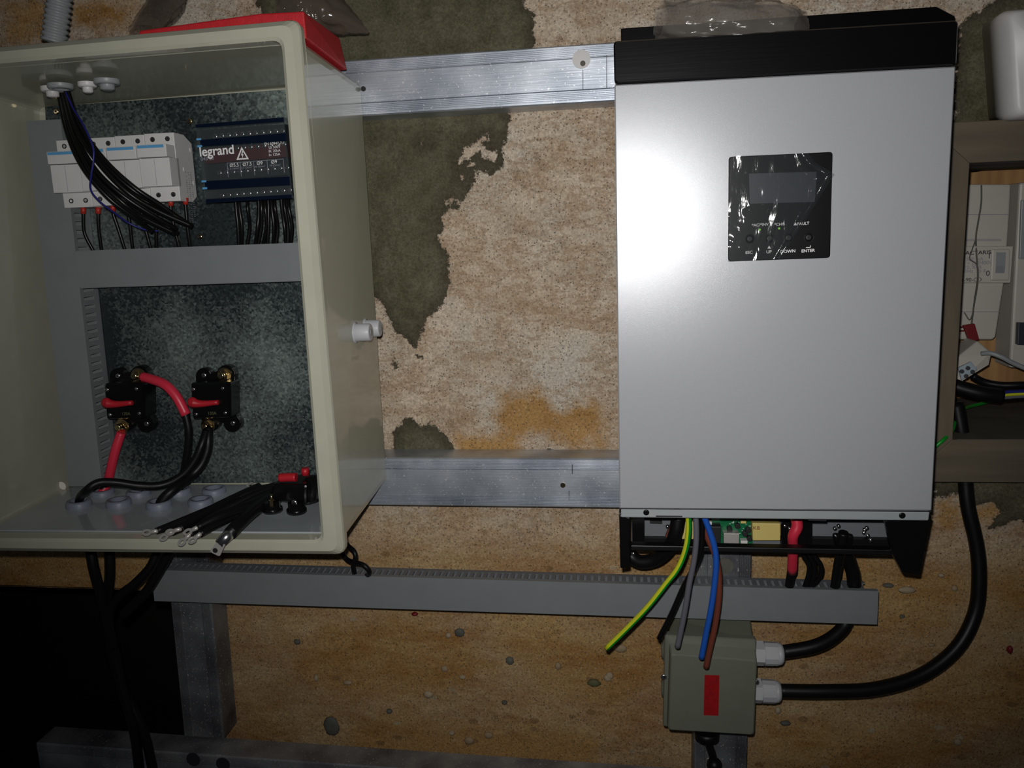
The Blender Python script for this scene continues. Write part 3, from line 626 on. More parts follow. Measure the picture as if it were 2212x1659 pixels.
for k, lab in enumerate(('white two-pole modular breaker at the left end of the row, partly under the cables', 'white two-pole modular breaker second from the left, crossed by the black cable bundle', 'white two-pole modular breaker third from the left in the enclosure row', 'white two-pole modular breaker at the right end of the row, showing its printed side')):
    T_ = module(k, lab)
    if k == 3:
        mb = MB(); rnd = random.Random(2)
        for c in range(3):
            for i in range(26):
                if rnd.random() < .25: continue
                d = .024+c*.006; z = .137+i*.0022+slope*4*MODW
                mb.box(Frame(EF.w(xA+4*MODW-.0004, 0, 0), EF.yaw), 0, .0002, d, d+rnd.uniform(.0015, .0035), z, z+.0008)
        mb.build('side_print', 'grey_print', T_)
        for d, z in ((.020, zT1-.004), (.020, zM1+.004), (.040, zM0-.012)): MB().cyl(EF.w(xA+4*MODW-.0006, d, z+.004), EF.w(xA+4*MODW+.0004, d, z+.004), .0024, n=14).build('rivet', 'white_plastic', T_)
# red ferruled wires from the modules down into the duct
wn = [(180, 455, 203, 545, 183, 505), (212, 455, 220, 545, 214, 500), (244, 450, 270, 541, 254, 490), (276, 446, 287, 541, 281, 490), (305, 444, 326, 539, 313, 490), (336, 441, 338, 539, 337, 490), (369, 438, 388, 537, 376, 490), (401, 435, 411, 536, 405, 490)]
ords = ['first', 'second', 'third', 'fourth', 'fifth', 'sixth', 'seventh', 'eighth']
for i, (xa, ya, xb, yb, xm, ym) in enumerate(wn):
    t = thing('terminal_wire', f'short black wire with red ferrule, {ords[i]} from the left below the white breakers', 'wire', EF.P(xb, yb, .03), 'ferruled wires below the white breakers')
    mb = MB(); mb.tube([EF.P(xa, ya-6, .040), EF.P(xa, ya+10, .040), EF.P(xm, ym, .038), EF.P(xb, yb, .034), EF.P(xb+2, yb+18, .030)], .0021, 10); mb.build('insulation', 'black_wire', t)
    mb = MB(); mb.tube([EF.P(xa, ya-8, .040), EF.P(xa, ya+7, .040)], .0029, 12, radii=[.0032, .0027]); mb.build('ferrule', 'ferrule_red', t)['label'] = 'red ferrule'

# ---- distribution block
TB = thing('distribution_block', 'clear-covered terminal distribution block with warning triangle beside the white breakers', 'terminal block', EF.P(530, 435, .02))
q0 = [(421, 269), (612, 253), (632, 428), (444, 439)]
mb = MB(); mb.qp(EF, [(424, 282), (616, 268), (630, 420), (446, 434)], .015, .030); mb.build('base', 'term_dark', TB)
mb = MB()   # stepped rows of brass bars / red and grey blocks
for k, (ya, yb, m, d) in enumerate(((281, 300, 0, .047), (318, 350, 1, .047), (352, 388, 0, .050), (408, 432, 0, .045))):
    sh = (ya-281)*.12
    mb.qp(EF, [(436+sh, ya+4), (612+sh, ya-11), (612+sh+2, yb-11), (436+sh+2, yb+4)], .030, d, m)
mb.build('terminal_bars', ['term_dark', 'term_red'], TB)
for r_, (yy, d) in enumerate(((292, .0475), (321, .0475), (372, .0505), (421, .0455))):
    for i in range(11):
        sh = (yy-281)*.12; px = 464+sh+i*14.6; py = yy-(px-460)*.082+3
        if r_ == 1 and i < 2: continue
        mb = MB(); c = EF.P(px, py, d); o = EF.out(); mb.lathe(c, o, [(0, .0028), (.0008, .0028), (.0014, .0018)], 10); mb.cyl(c+o*.0014, c+o*.0016, .0009, n=4, mi=1)
        mb.build('terminal_screw', ['steel', 'term_dark'], TB)
mb = MB(); mb.qp(EF, q0, .058, .0600)
mb.qp(EF, [(421, 269), (427, 268.5), (450, 438.5), (444, 439)], .018, .0585, un=.060); mb.qp(EF, [(607, 253.5), (612, 253), (632, 428), (627, 428.5)], .018, .0585, un=.060)
mb.build('clear_cover', 'cover_clear', TB)
for (a_, b_, c_, d_) in (((421, 269), (612, 253), (613, 263), (423, 276)), ((431, 302), (617, 287), (619, 305), (434, 317)), ((441, 391), (626, 381), (628, 400), (444, 410)), ((444, 430), (631, 420), (632, 428), (445, 439))):
    mb = MB(); mb.qp(EF, [a_, b_, c_, d_], .0602, .0612); mb.build('navy_band', 'navy', TB, .0003)['label'] = 'dark navy band across the cover'
for x, y in ((424, 299), (426, 314), (435, 390), (437, 405)): MB().qp(EF, [(x, y), (x+10, y-.7), (x+10.4, y+3.5), (x+.4, y+4.2)], .0612, .0616).build('blue_tab', 'label_blue', TB)
lettering(EF, 'legrand', 468, 326, .0606, .0142, 'white_print', TB, bold=.00025, sx=.95, slant=.03)
lettering(EF, '048 80', 448, 343, .0604, .0055, 'grey_print', TB, slant=.03)
mb = MB(); P0 = [EF.un(522, 317, .0604), EF.un(538, 344, .0604), EF.un(511, 345.5, .0604)]
cx_ = sum(p[0] for p in P0)/3; cz_ = sum(p[1] for p in P0)/3; P1 = [(cx_+(x-cx_)*.66, cz_+(z-cz_)*.66) for x, z in P0]
V = [EF.w(x, .0606, z) for x, z in P0+P1]; mb.add(V, [(0, 1, 4, 3), (1, 2, 5, 4), (2, 0, 3, 5)])
bz = [(cx_+.0004, cz_+.005), (cx_-.0014, cz_), (cx_, cz_), (cx_-.0006, cz_-.004), (cx_+.0014, cz_+.001), (cx_+.0002, cz_+.001), (cx_+.0014, cz_+.005)]
mb.add([EF.w(x, .0606, z) for x, z in bz], [tuple(range(7))]); mb.build('warning_triangle', 'white_print', TB)['label'] = 'white warning triangle with lightning bolt'
for s_, px in (('Ø5,5', 506), ('Ø7,5', 534), ('Ø9', 561), ('Ø9', 592)): lettering(EF, s_, px, 357-(px-506)*.08, .0604, .0052, 'white_print', TB, slant=.03)
for s_, px in (('1,5-16mm²', 505), ('2,5-25mm²', 533), ('10-35mm²', 561), ('10-35mm²', 594)): lettering(EF, s_, px, 364-(px-506)*.08, .0604, .0030, 'grey_print', TB, slant=.03)
for i, s_ in enumerate(('EN 60947-7-1', 'Ui 500V', 'IK 20kA', 'In 125A')): lettering(EF, s_, 593, 310+i*8, .0604, .0040, 'white_print', TB, slant=.03)
mb = MB()
for px in (490, 518, 547, 576, 611): mb.qp(EF, [(px, 352-(px-490)*.08), (px+.9, 352-(px-490)*.08), (px+3.9, 383-(px-490)*.08), (px+3, 383-(px-490)*.08)], .0602, .0604)
mb.qp(EF, [(490, 352), (611, 343), (611, 344), (490, 353)], .0602, .0604); mb.build('printed_table', 'grey_print', TB)
tw = [(508, 516), (515, 522), (533, 534), (557, 552), (563, 558), (571, 568), (578, 578), (585, 590), (592, 596), (607, 618), (613, 622), (622, 628)]
for i, (xa, xb) in enumerate(tw):
    t = MB().tube([EF.P(xa, 422, .036), EF.P(xa+2, 450, .037+.003*(i % 3)), EF.P((xa+xb)/2+2+(i % 3)*2, 490, .036+.003*(i % 2)), EF.P(xb, 530, .033), EF.P(xb+1, 545, .030)], .0021, 10).build('terminal_wire', 'black_wire')
    tag(t, 'black wire dropping from the distribution block into the grey duct', 'wire', 'black wires below the distribution block')

# ---- bundle of black wires from the top gland, sweeping over the breakers
bund = [((128, 190), (150, 280), (190, 360), (250, 420), (310, 455), (385, 505)), ((133, 190), (160, 285), (205, 365), (262, 420), (330, 465), (382, 495)), ((137, 190), (163, 275), (212, 350), (275, 415), (340, 455), (416, 489)),
    ((141, 190), (168, 275), (218, 345), (280, 405), (345, 445), (412, 487)), ((125, 190), (145, 285), (178, 360), (232, 425), (290, 470), (330, 500)), ((131, 190), (156, 285), (200, 375), (262, 435), (310, 470), (378, 504)), ((144, 190), (172, 270), (225, 345), (290, 405), (350, 445), (405, 485))]
for i, pts in enumerate(bund):
    ds = (.085, .088, .096, .092, .075, .055)
    t = MB().tube([EF.P(px, py, d+.002*(i % 3)) for (px, py), d in zip(pts, ds)], .0027, 10, sub=8).build('entry_wire', 'black_wire')
    tag(t, 'loose black wire hanging from the top gland and sweeping over the white breakers', 'wire', 'black wires from the top gland')
t = MB().tube([EF.P(*p) for p in ((140, 195, .09), (157, 232, .092), (180, 270, .10), (200, 315, .104), (202, 345, .105), (197, 380, .104), (196, 410, .10), (215, 435, .092), (245, 458, .08), (275, 480, .065), (310, 495, .058), (342, 499, .055))], .0010, 8, sub=6).build('thin_wire', 'thin_blue')
tag(t, 'thin blue wire snaking over the white breakers', 'wire')

# ---- 120A breakers
def dc_breaker(label, dx, dy):
    t = thing('dc_breaker', label, 'circuit breaker', EF.P(280+dx, 925+dy, .014), 'black breakers screwed to the metal plate')
    P = lambda px, py, d=.022: EF.un(px+dx, py+dy, d)
    mb = MB(); pts = []
    for (cx, cy, r, a0, a1) in ((255, 812, 17, 180, 20), (303, 810, 21, 160, -20), ):
        for k in range(9):
            a = math.radians(a0+(a1-a0)*k/8); pts.append(P(cx+r*math.cos(a), cy-r*math.sin(a)))
    pts.append(P(326, 890)); 
    for k in range(11):
        a = math.radians(50-235*k/10); pts.append(P(317+19*math.cos(a), 915-19*math.sin(a)))
    for k in range(9):
        a = math.radians(-10-160*k/8); pts.append(P(272+17*math.cos(a), 915-17*math.sin(a)))
    pts.append(P(238, 880))
    mb.poly(EF, pts, .0135, .024); mb.build('base_plate', 'black_plastic', t, .001)
    mb = MB(); c = [P(225, 831, .048), P(308, 829, .048), P(309, 903, .048), P(230, 906, .048)]; ob_ = [(x+.001, z) for x, z in c]
    mb.loft(EF, [(rr(inset(c, -.001), .003), .020), (rr(inset(c, -.001), .003), .044), (rr(inset(c, .001), .003), .048)]); mb.build('breaker_housing', 'black_plastic', t)
    mb = MB(); mb.tube([EF.P(230+dx, 871+dy, .053), EF.P(250+dx, 873+dy, .052), EF.P(286+dx, 870+dy, .051)], .004, 10, radii=[.0060, .0046, .0036, .0028]); mb.sph(EF.P(230+dx, 870+dy, .053), .0062, squash=(1, .8, 1)); mb.build('lever', 'red_plastic', t)['label'] = 'red reset lever'
    for (px, py) in ((232, 842), (295, 840), (238, 896), (301, 893)):
        mb = MB(); cc = EF.P(px+dx, py+dy, .048); mb.lathe(cc, EF.out(), [(0, .0022), (.0008, .0020), (.0012, .0012)], 10); mb.build('rivet', 'steel', t)
    for (px, py) in ((255, 812), (317, 915)): screw(EF, px+dx, py+dy, .024, .0032, 'steel', t)
    for (px, py) in ((300, 810), (265, 919)):
        mb = MB(); cc = EF.P(px+dx, py+dy, .024); o = EF.out()
        mb.lathe(cc, o, [(0, .0085), (.002, .0085)], 20); mb.lathe(cc+o*.002, o, [(0, .0068), (.005, .0068)], 6, smooth=False); mb.lathe(cc+o*.007, o, [(0, .0045), (.0045, .0042), (.0055, .003)], 14)
        mb.build('stud', 'brass', t)['label'] = 'brass stud and nut'
    lettering(EF, '120A', 272+dx, 894+dy, .0483, .0050, 'led_green' if False else 'stone_green', t)
    return t
dc_breaker('black 120 amp breaker with red lever, left one on the metal plate', 0, 0)
dc_breaker('black 120 amp breaker with red lever, right one on the metal plate', 186, -1)
# third one lies on the floor of the enclosure
T3 = thing('dc_breaker', 'loose black breaker with red lever lying on the enclosure floor at right', 'circuit breaker', EF.P(640, 1110, .10))
mb = MB(); mb.hexa([EF.P(*p) for p in ((588, 1046, .125), (664, 1047, .125), (662, 1092, .125), (580, 1078, .125))], [EF.P(*p) for p in ((612, 1024, .085), (684, 1024, .085), (684, 1085, .085), (600, 1062, .085))]); mb.build('breaker_housing', 'black_plastic', T3, .003)
mb = MB(); mb.hexa([EF.P(*p) for p in ((658, 1030, .11), (690, 1024, .11), (690, 1082, .11), (662, 1092, .11))], [EF.P(*p) for p in ((662, 1028, .06), (692, 1028, .06), (692, 1075, .06), (662, 1080, .06))]); mb.build('base_plate', 'black_plastic', T3, .003)
mb = MB(); mb.tube([EF.P(604, 1032, .118), EF.P(622, 1031, .118), EF.P(640, 1031, .118)], .0048, 12); mb.build('lever', 'red_plastic', T3)['label'] = 'red reset lever'
mb = MB(); c_ = EF.P(660, 1026, .10); mb.cyl(c_, c_+Vector((0, 0, .008)), .0042, n=16); mb.build('reset_button', 'red_plastic', T3)['label'] = 'red push button'
for px, py in ((589, 1098), (641, 1100)):
    mb = MB(); c_ = EF.P(px, py+6, .138); mb.lathe(c_, (0, 0, 1), [(0, .0095), (.001, .0105), (.004, .0105), (.0045, .0085), (.011, .0085)], 22); mb.build('terminal_cup', 'black_plastic', T3)
mb = MB(); c_ = EF.P(588, 1092, .145); mb.lathe(c_, (0, 0, 1), [(0, .0036), (.006, .0036)], 6, smooth=False); mb.lathe(c_, (0, 0, 1), [(.006, .0015), (.012, .0012)], 10); mb.build('stud', 'brass', T3)['label'] = 'brass stud'
screw(EF, 636, 1086, .141, .0034, 'steel', T3)

# ---- battery cables
def cable(name, label, pts, r, F=EF, m='black_rubber', group=None, n=14, cat='cable', sub=6):
    t = MB().tube([F.P(*p) for p in pts], r, n, sub=sub).build(name, m); return tag(t, label, cat, group)
def gz(k, dz=-.004): return GR[k]+Vector((0, 0, dz))
def mixed_cable(label, red, blk, r, lugat=None):
    t = thing('battery_cable', label, 'cable', blk[-1])
    MB().tube(blk, r*1.08, 14, sub=6).build('insulation', 'black_rubber', t)
    MB().tube(red, r*1.30, 14, sub=6).build('red_sleeve', 'red_sleeve', t)['label'] = 'red heat-shrink sleeve'
    if lugat:
        mb = MB(); c, q = lugat; o = EF.out(); mb.lathe(c, o, [(0, .0085), (.0018, .0085)], 18); mb.cyl(c+o*.001, q, .0045, .0052, 12); mb.build('cable_lug', 'brass', t)['label'] = 'brass cable lug'
    return t
E_ = EF.P
mixed_cable('battery cable arching in a red sleeve from the left breaker top stud', [E_(308, 814, .035), E_(330, 820, .040), E_(358, 832, .046), E_(382, 858, .048), E_(402, 896, .048)],
    [E_(394, 882, .048), E_(403, 905, .048), E_(408, 940, .048), E_(403, 990, .045), E_(395, 1030, .040), GR[6]+Vector((0, 0, .006)), gz(6)], .0044, (E_(300, 810, .0265), E_(312, 816, .034)))
mixed_cable('straight red-sleeved cable dropping from the left breaker bottom stud', [E_(262, 934, .040), E_(250, 970, .044), E_(240, 1010, .044), E_(233, 1040, .042), GR[4]+Vector((0, 0, .003))],
    [E_(234, 1040, .042), GR[4]+Vector((0, 0, .004)), gz(4, -.005)], .0042, (E_(265, 920, .0265), E_(264, 934, .036)))
t = thing('battery_cable', 'thick black cable curving from the right breaker down to a middle floor grommet', 'cable', gz(2))
MB().tube([E_(450, 926, .036), E_(450, 950, .042), E_(447, 975, .045), E_(434, 1005, .05), E_(410, 1030, .06), E_(375, 1057, .085), GR[2]+Vector((.004, 0, .008)), gz(2)], .0056, 14, sub=6).build('insulation', 'black_rubber', t)
mb = MB(); mb.lathe(E_(450, 919, .0265), EF.out(), [(0, .0085), (.0018, .0085)], 18); mb.cyl(E_(450, 919, .028), E_(450, 932, .038), .0045, n=12); mb.build('cable_lug', 'brass', t)
t = MB().tube([E_(446, 930, .040), E_(436, 960, .050), E_(420, 995, .055), E_(392, 1028, .062), E_(350, 1048, .072), E_(300, 1049, .085), E_(250, 1042, .095), E_(212, 1043, .105), E_(186, 1060, .110), GR[0]+Vector((.002, 0, .010)), gz(0)], .0047, 14, sub=6).build('battery_cable', 'black_rubber')
tag(t, 'long black cable snaking left along the floor to the leftmost grommet', 'cable')

# ---- bundle of cut leads with ring lugs on the floor
def lug(parent, p, dirv, s_=1.0, m='tin'):
    dirv = Vector(dirv).normalized(); mb = MB(); mb.cyl(p-dirv*.003, p+dirv*.006*s_, .0030*s_, .0026*s_, 10)
    c = p+dirv*.011*s_; up = Vector((0, -.5, .86)); up = (up-dirv*up.dot(dirv)).normalized(); R0, R1 = .0055*s_, .0026*s_; n = 20; sd = dirv.cross(up); V = []
    for h in (0, .0012*s_):
        for R_ in (R0, R1):
            for j in range(n): a_ = 2*math.pi*j/n; V.append(c+up*(h-.0006)+(dirv*math.cos(a_)+sd*math.sin(a_))*R_)
    fs = []
    for j in range(n):
        k = (j+1) % n; fs += [(j, k, n+k, n+j), (2*n+j, 3*n+j, 3*n+k, 2*n+k), (j, 2*n+j, 2*n+k, k), (n+j, n+k, 3*n+k, 3*n+j)]
    mb.add(V, fs); mb.build('ring_lug', m, parent)['label'] = 'tinned ring lug'
leads = [(((600, 1050, .085), (545, 1065, .10), (460, 1100, .13), (390, 1128, .16), (338, 1147, .184)), (305, 1152, .192)),
    (((605, 1052, .090), (552, 1070, .107), (475, 1106, .138), (410, 1132, .168), (372, 1150, .188)), (347, 1165, .196)),
    (((560, 1052, .080), (530, 1066, .10), (470, 1095, .135), (420, 1122, .165), (388, 1143, .186)), (362, 1151, .194)),
    (((610, 1056, .095), (560, 1076, .112), (490, 1112, .145), (440, 1138, .172), (408, 1156, .192)), (388, 1176, .199)),
    (((612, 1058, .10), (566, 1080, .118), (505, 1112, .150), (460, 1136, .176), (432, 1154, .192)), (414, 1168, .199)),
    (((612, 1060, .10), (575, 1078, .118), (520, 1098, .145), (470, 1118, .170), (425, 1140, .188)), (400, 1152, .194))]
lnames = ['black lead with ring lug, leftmost of the fan on the floor', 'black lead whose lug lies on the rim, second of the fan', 'black lead with small lug raised behind the others', 'black lead whose lug hangs lowest over the rim in the middle', 'black lead with lug beside the big silver one', 'black lead in the middle of the fan with lug behind']
for (pts, e), nm in zip(leads, lnames):
    t = thing('lugged_lead', nm, 'cable', E_(*pts[-1]), 'black leads with ring lugs'); P = [E_(*p) for p in pts]
    MB().tube(P, .0052, 12, sub=6, radii=[.0052, .0054, .0054, .0048, .0036]).build('insulation', 'black_rubber', t); lug(t, P[-1], E_(*e)-P[-1], .85)
t = thing('lugged_lead', 'thick black lead bending down to a large silver lug over the rim', 'cable', E_(490, 1165, .19)); P = [E_(*p) for p in ((620, 1064, .10), (580, 1082, .125), (545, 1105, .155), (520, 1128, .18), (497, 1152, .198))]
MB().tube(P, .0068, 14, sub=6).build('insulation', 'black_rubber', t); MB().cyl(P[-1]+(P[-2]-P[-1]).normalized()*.004, E_(473, 1176, .204), .0064, .0052, 16).build('lug_barrel', 'steel', t)
mb = MB(); mb.poly(EF, rr([EF.un(*p, .206) for p in ((470, 1169), (486, 1177), (474, 1203), (452, 1192))], .0022, 3), .2038, .2060); mb.build('lug_tongue', 'tin', t, .0005)['label'] = 'flat silver tongue with a bolt hole'
mb = MB(); c_ = E_(465, 1189, .2060); mb.cyl(c_, c_+EF.out()*.0003, .0026, n=16); mb.build('lug_hole', 'core_dark', t)
t = thing('lugged_lead', 'short black lead with its lug pointing back at the plate', 'cable', E_(560, 1060, .08), 'black leads with ring lugs'); P = [E_(*p) for p in ((625, 1062, .105), (590, 1064, .095), (560, 1060, .085), (545, 1056, .078))]
MB().tube(P, .0042, 12).build('insulation', 'black_rubber', t); lug(t, P[-1], E_(540, 1046, .07)-P[-1], .8)

# ================= ON TOP OF THE ENCLOSURE =================
ztop = .2905
def topq(px, py): x, d = EF.onz(px, py, ztop); return x, d
mb = MB(); h = .030
_t = [EF.un(*p, .163) for p in ((300, 66), (560, 29), (656, 24))]
_b = [(EF.un(300, 66, .163)[0]-.002, .2965), (-.035, .2975), (-.0035, .2988)]
_t2 = [EF.un(*p, .045) for p in ((400, 110), (660, 88), (733, 81))]; _b2 = [(_t2[0][0], .2895), (_t2[1][0], .2915), (-.001, .2922)]
V = [EF.w(x, .163, z) for x, z in _t+_b]+[EF.w(x, .045, z) for x, z in _t2+_b2]
mb.add(V, [(0, 1, 4, 3), (1, 2, 5, 4), (6, 9, 10, 7), (7, 10, 11, 8), (0, 6, 7, 1), (1, 7, 8, 2), (3, 4, 10, 9), (4, 5, 11, 10), (2, 8, 11, 5), (0, 3, 9, 6)])
tag(mb.build('red_case', 'red_case', bevel=.0015), 'grainy red case lying on top of the cream enclosure', 'case')
def crumple(name, label, pts, radii, m, n=26, amp=.25, seed=0, flat=(1, 1, 1), cat='plastic bag', F=EF):
    P = spline([F.P(*p) for p in pts], 10); mm = len(P); V = []; fs = []; c0 = sum(P, Vector())/mm
    for i in range(mm):
        t_ = i/(mm-1)*(len(radii)-1); k = min(int(t_), len(radii)-2); R_ = radii[k]+(radii[k+1]-radii[k])*(t_-k)
        T = (P[min(i+1, mm-1)]-P[max(i-1, 0)]).normalized(); u = Vector((0, 0, 1)); u = (u-T*u.dot(T)).normalized(); w = T.cross(u)
        for j in range(n):
            a = 2*math.pi*j/n; f = 1+amp*noise.noise(Vector((math.cos(a)*2.2+seed, math.sin(a)*2.2, i*.10)))+amp*.5*noise.noise(Vector((math.cos(a)*6+seed, math.sin(a)*6, i*.35)))
            V.append(P[i]+u*math.cos(a)*R_*f*flat[2]+w*math.sin(a)*R_*f*flat[1])
    for i in range(mm-1):
        for j in range(n): fs.append((i*n+j, i*n+(j+1) % n, (i+1)*n+(j+1) % n, (i+1)*n+j))
    mb = MB(); mb.add(V, fs, 0, True); return tag(mb.build(name, m), label, cat)
crumple('plastic_bag', 'crumpled grey plastic bag on the red case above the enclosure', [(600, 22, .06), (650, 18, .06), (700, 26, .055), (750, 48, .05), (796, 70, .045)], [.010, .024, .026, .018, .002], 'bag_dark', seed=3, flat=(1, .8, .75), amp=.35)
crumple('plastic_strip', 'flattened translucent plastic strip hanging over the enclosure top edge', [(372, -40, .05), (355, 10, .07), (325, 50, .10), (305, 66, .13)], [.024, .022, .018, .013], 'bag_dark', seed=8, flat=(1, 1, .4), amp=.2)
# corrugated conduit
mb = MB(); A = EF.P(116, 92, .085); B = EF.P(135, -60, .085); ax_ = (B-A); L_ = ax_.length; prof = [(0, .0115)]
t_ = 0
while t_ < L_-.006: prof += [(t_+.0006, .0128), (t_+.0030, .0128), (t_+.0038, .0105), (t_+.0050, .0105)]; t_ += .0056
mb.lathe(A, ax_, prof, 24, caps=False)
tag(mb.build('conduit', 'conduit'), 'ribbed grey plastic conduit entering the enclosure from above', 'conduit')

# ================= INVERTER =================
INV = thing('inverter', 'silver and black wall-mounted inverter with small display panel', 'inverter', WF.w(.19, .10, -.21))
D1 = .177
pc = [WF.un(*p, D1) for p in ((1327, 183), (2065, 143), (2013, 1104), (1338, 1099))]
mb = MB(); mb.loft(WF, [(rr(inset(pc, .0005), .0012, 3), .165), (rr(pc, .0012, 3), .1755), (rr(inset(pc, .0012), .001, 3), D1)]); mb.build('front_panel', 'silver_panel', INV)
cc_ = [WF.un(*p, .179) for p in ((1325, 88), (2072, 42), (2068, 141), (1327, 181))]
mb = MB(); mb.loft(WF, [(rr(inset(cc_, .001), .004, 4), .135), (rr(cc_, .004, 4), .172), (rr(cc_, .004, 4), .1765), (rr(inset(cc_, .0015), .003, 4), .179)]); mb.build('top_cap', 'black_paint', INV)
# rear body and side fins
bc = [(pc[0][0]+.001, cc_[0][1]-.006), (pc[1][0]-.002, cc_[1][1]-.006), (pc[2][0]-.003, pc[2][1]), (pc[3][0]+.001, pc[3][1])]
mb = MB(); mb.hexa([WF.w(x, .1655, z) for x, z in bc], [WF.w(x, .062, z) for x, z in bc])
for i in range(26):
    z = .20-.013*i
    mb.box(WF, bc[1][0]-.006-.0005*i*.3, bc[1][0]+.0008-.00098*i, .08, .155, z, z+.004)
mb.build('rear_body', 'black_plastic', INV)
mb = MB(); tb = [WF.un(*p, .060) for p in ((1341, 62), (2022, 15), (2062, 36), (2055, 140), (1342, 150))]
mb.poly(WF, tb, .041, .062); mb.build('mounting_bracket', 'black_paint', INV, .001)
# lower flange
mb = MB(); mb.qp(WF, [(1341, 1097.5), (2009, 1105), (2006, 1125), (1341, 1118)], .168, .1755)
mb.build('lower_flange', 'flange_grey', INV, .0012)
mb = MB(); mb.qp(WF, [(1339, 1098.2), (2012, 1104.8), (2012, 1106.3), (1339, 1099.8)], .1755, .1762); mb.build('flange_seam', 'black_print', INV)
for px, py in ((1396, 1107), (1949, 1113.6)):
    mb = MB(); c_ = WF.P(px, py, .1755); mb.lathe(c_, (0, -1, 0), [(0, .0030), (.0004, .0030), (.0006, .0018)], 16); mb.build('screw', 'black_plastic', INV)
for a_, b_, y0, y1 in ((1417, 1474, 1114, 1117), (1746, 1785, 1121, 1124.5)):
    mb = MB(); mb.qp(WF, [(a_, y0), (b_, y0+.6), (b_, y1+.6), (a_, y1)], .1755, .1760); mb.build('slot', 'black_print', INV)
    mb = MB(); mb.qp(WF, [(a_-1, y0-13.5), (b_, y0-13), (b_, y0), (a_-1, y0-.5)], .1755, .1759); mb.build('hinge_tab', 'flange_grey', INV)
# lower compartment: side brackets, bottom tray, back plate, electronics
mb = MB(); mb.qp(WF, [(1337, 1112), (1362, 1118), (1360, 1225), (1340, 1229)], .150, .160); mb.qp(WF, [(1337, 1112), (1343, 1118), (1346, 1225), (1340, 1229)], .055, .150, un=.160); mb.build('left_bracket', 'black_plastic', INV, .0015)
rb = [WF.un(*p, .150) for p in ((1912, 1125), (2008, 1108), (2013, 1118), (1987, 1243), (1950, 1238), (1927, 1196))]
mb = MB(); mb.poly(WF, rb, .142, .150); rb2 = [WF.un(*p, .150) for p in ((2000, 1112), (2012, 1112), (1990, 1243), (1978, 1240))]; mb.poly(WF, rb2, .055, .142); mb.build('right_bracket', 'black_plastic', INV, .001)
mb = MB(); mb.qp(WF, [(1362, 1178), (1925, 1188), (1930, 1200), (1362, 1189)], .128, .140); mb.build('bottom_tray', 'black_rubber', INV, .001)
mb = MB(); mb.qp(WF, [(1392, 1163), (1532, 1165), (1534, 1190), (1392, 1188)], .075, .083); mb.build('black_strip', 'black_rubber', INV)  # plain black box over the lower half of the back sheet
mb = MB(); mb.qp(WF, [(1688, 1163), (1955, 1167), (1950, 1194), (1688, 1190)], .075, .084); mb.build('black_strip', 'black_rubber', INV)
mb = MB(); mb.qp(WF, [(1799, 1154), (1846, 1156), (1842, 1186), (1806, 1184)], .084, .092); mb.build('cable_clamp', 'black_plastic', INV, .003)
mb = MB(); mb.qp(WF, [(1450, 1128), (1466, 1128), (1450, 1168), (1436, 1162)], .083, .090); mb.build('cable_guide', 'brown_wire', INV, .002)
x0, z0 = WF.un(1365, 1120, .075); x1, z1 = WF.un(1950, 1182, .075)
mb = MB(); mb.qp(WF, [(1365, 1105), (1960, 1112), (1950, 1192), (1365, 1185)], .070, .075); mb.build('back_sheet', 'duct_dark', INV)
mb = MB(); mb.qp(WF, [(1365, 1105), (1392, 1105), (1392, 1180), (1366, 1180)], .075, .095); mb.build('black_divider', 'black_plastic', INV); mb = MB(); mb.qp(WF, [(1690, 1115), (1755, 1116), (1755, 1182), (1690, 1182)], .075, .085); mb.build('black_divider', 'black_plastic', INV)
mb = MB(); mb.qp(WF, [(1402, 1162), (1432, 1164), (1432, 1171), (1402, 1169)], .075, .0765); mb.build('oval_slot', 'tape_yellow', INV)
PC = MB(); PC.qp(WF, [(1532, 1116), (1626, 1118), (1626, 1186), (1534, 1186)], .084, .0860); PC = PC.build('circuit_board', 'pcb', INV)
def comp(name, q, d0, d1, m, bev=.0004, par=None):
    mb = MB(); mb.qp(WF, q, d0, d1); return mb.build(name, m, par or PC, bev)
comp('relay', [(1534, 1138), (1558, 1138), (1556, 1184), (1535, 1184)], .086, .100, 'chip'); comp('connector', [(1600, 1168), (1615, 1168), (1615, 1182), (1600, 1182)], .086, .094, 'white_plastic')
comp('connector', [(1522, 1127), (1538, 1127), (1538, 1134), (1522, 1134)], .086, .096, 'white_plastic'); comp('heat_sink', [(1563, 1153), (1597, 1153), (1596, 1183), (1564, 1183)], .086, .098, 'tin')
comp('connector', [(1600, 1125), (1612, 1125), (1612, 1131), (1600, 1131)], .086, .09, 'tape_yellow')
for px, py in ((1592, 1133), (1615, 1142), (1608, 1150), (1618, 1160), (1575, 1140)):
    mb = MB(); c_ = WF.P(px, py, .086); mb.lathe(c_, (0, -1, 0), [(0, .003), (.006, .003), (.0065, .0024)], 12); mb.build('capacitor', 'chip', PC)
mb = MB()
for i in range(26):
    px, py = random.uniform(1560, 1622), random.uniform(1125, 1182); w = random.uniform(1, 5); mb.qp(WF, [(px, py), (px+w, py), (px+w, py+1.2), (px, py+1.2)], .086, .0864)
mb.build('board_print', 'white_print', PC)
comp('transformer', [(1625, 1130), (1686, 1131), (1686, 1168), (1626, 1168)], .075, .098, 'tape_yellow', .001, INV)
comp('transformer', [(1471, 1128), (1502, 1128), (1500, 1165), (1472, 1165)], .075, .095, 'tape_yellow', .001, INV)
comp('relay', [(1404, 1125), (1430, 1126), (1430, 1131), (1404, 1130)], .075, .090, 'chip', 0, INV)
lettering(WF, 'KB', 1634, 1141, .0982, .0055, 'seal_red', INV, sx=1.1)
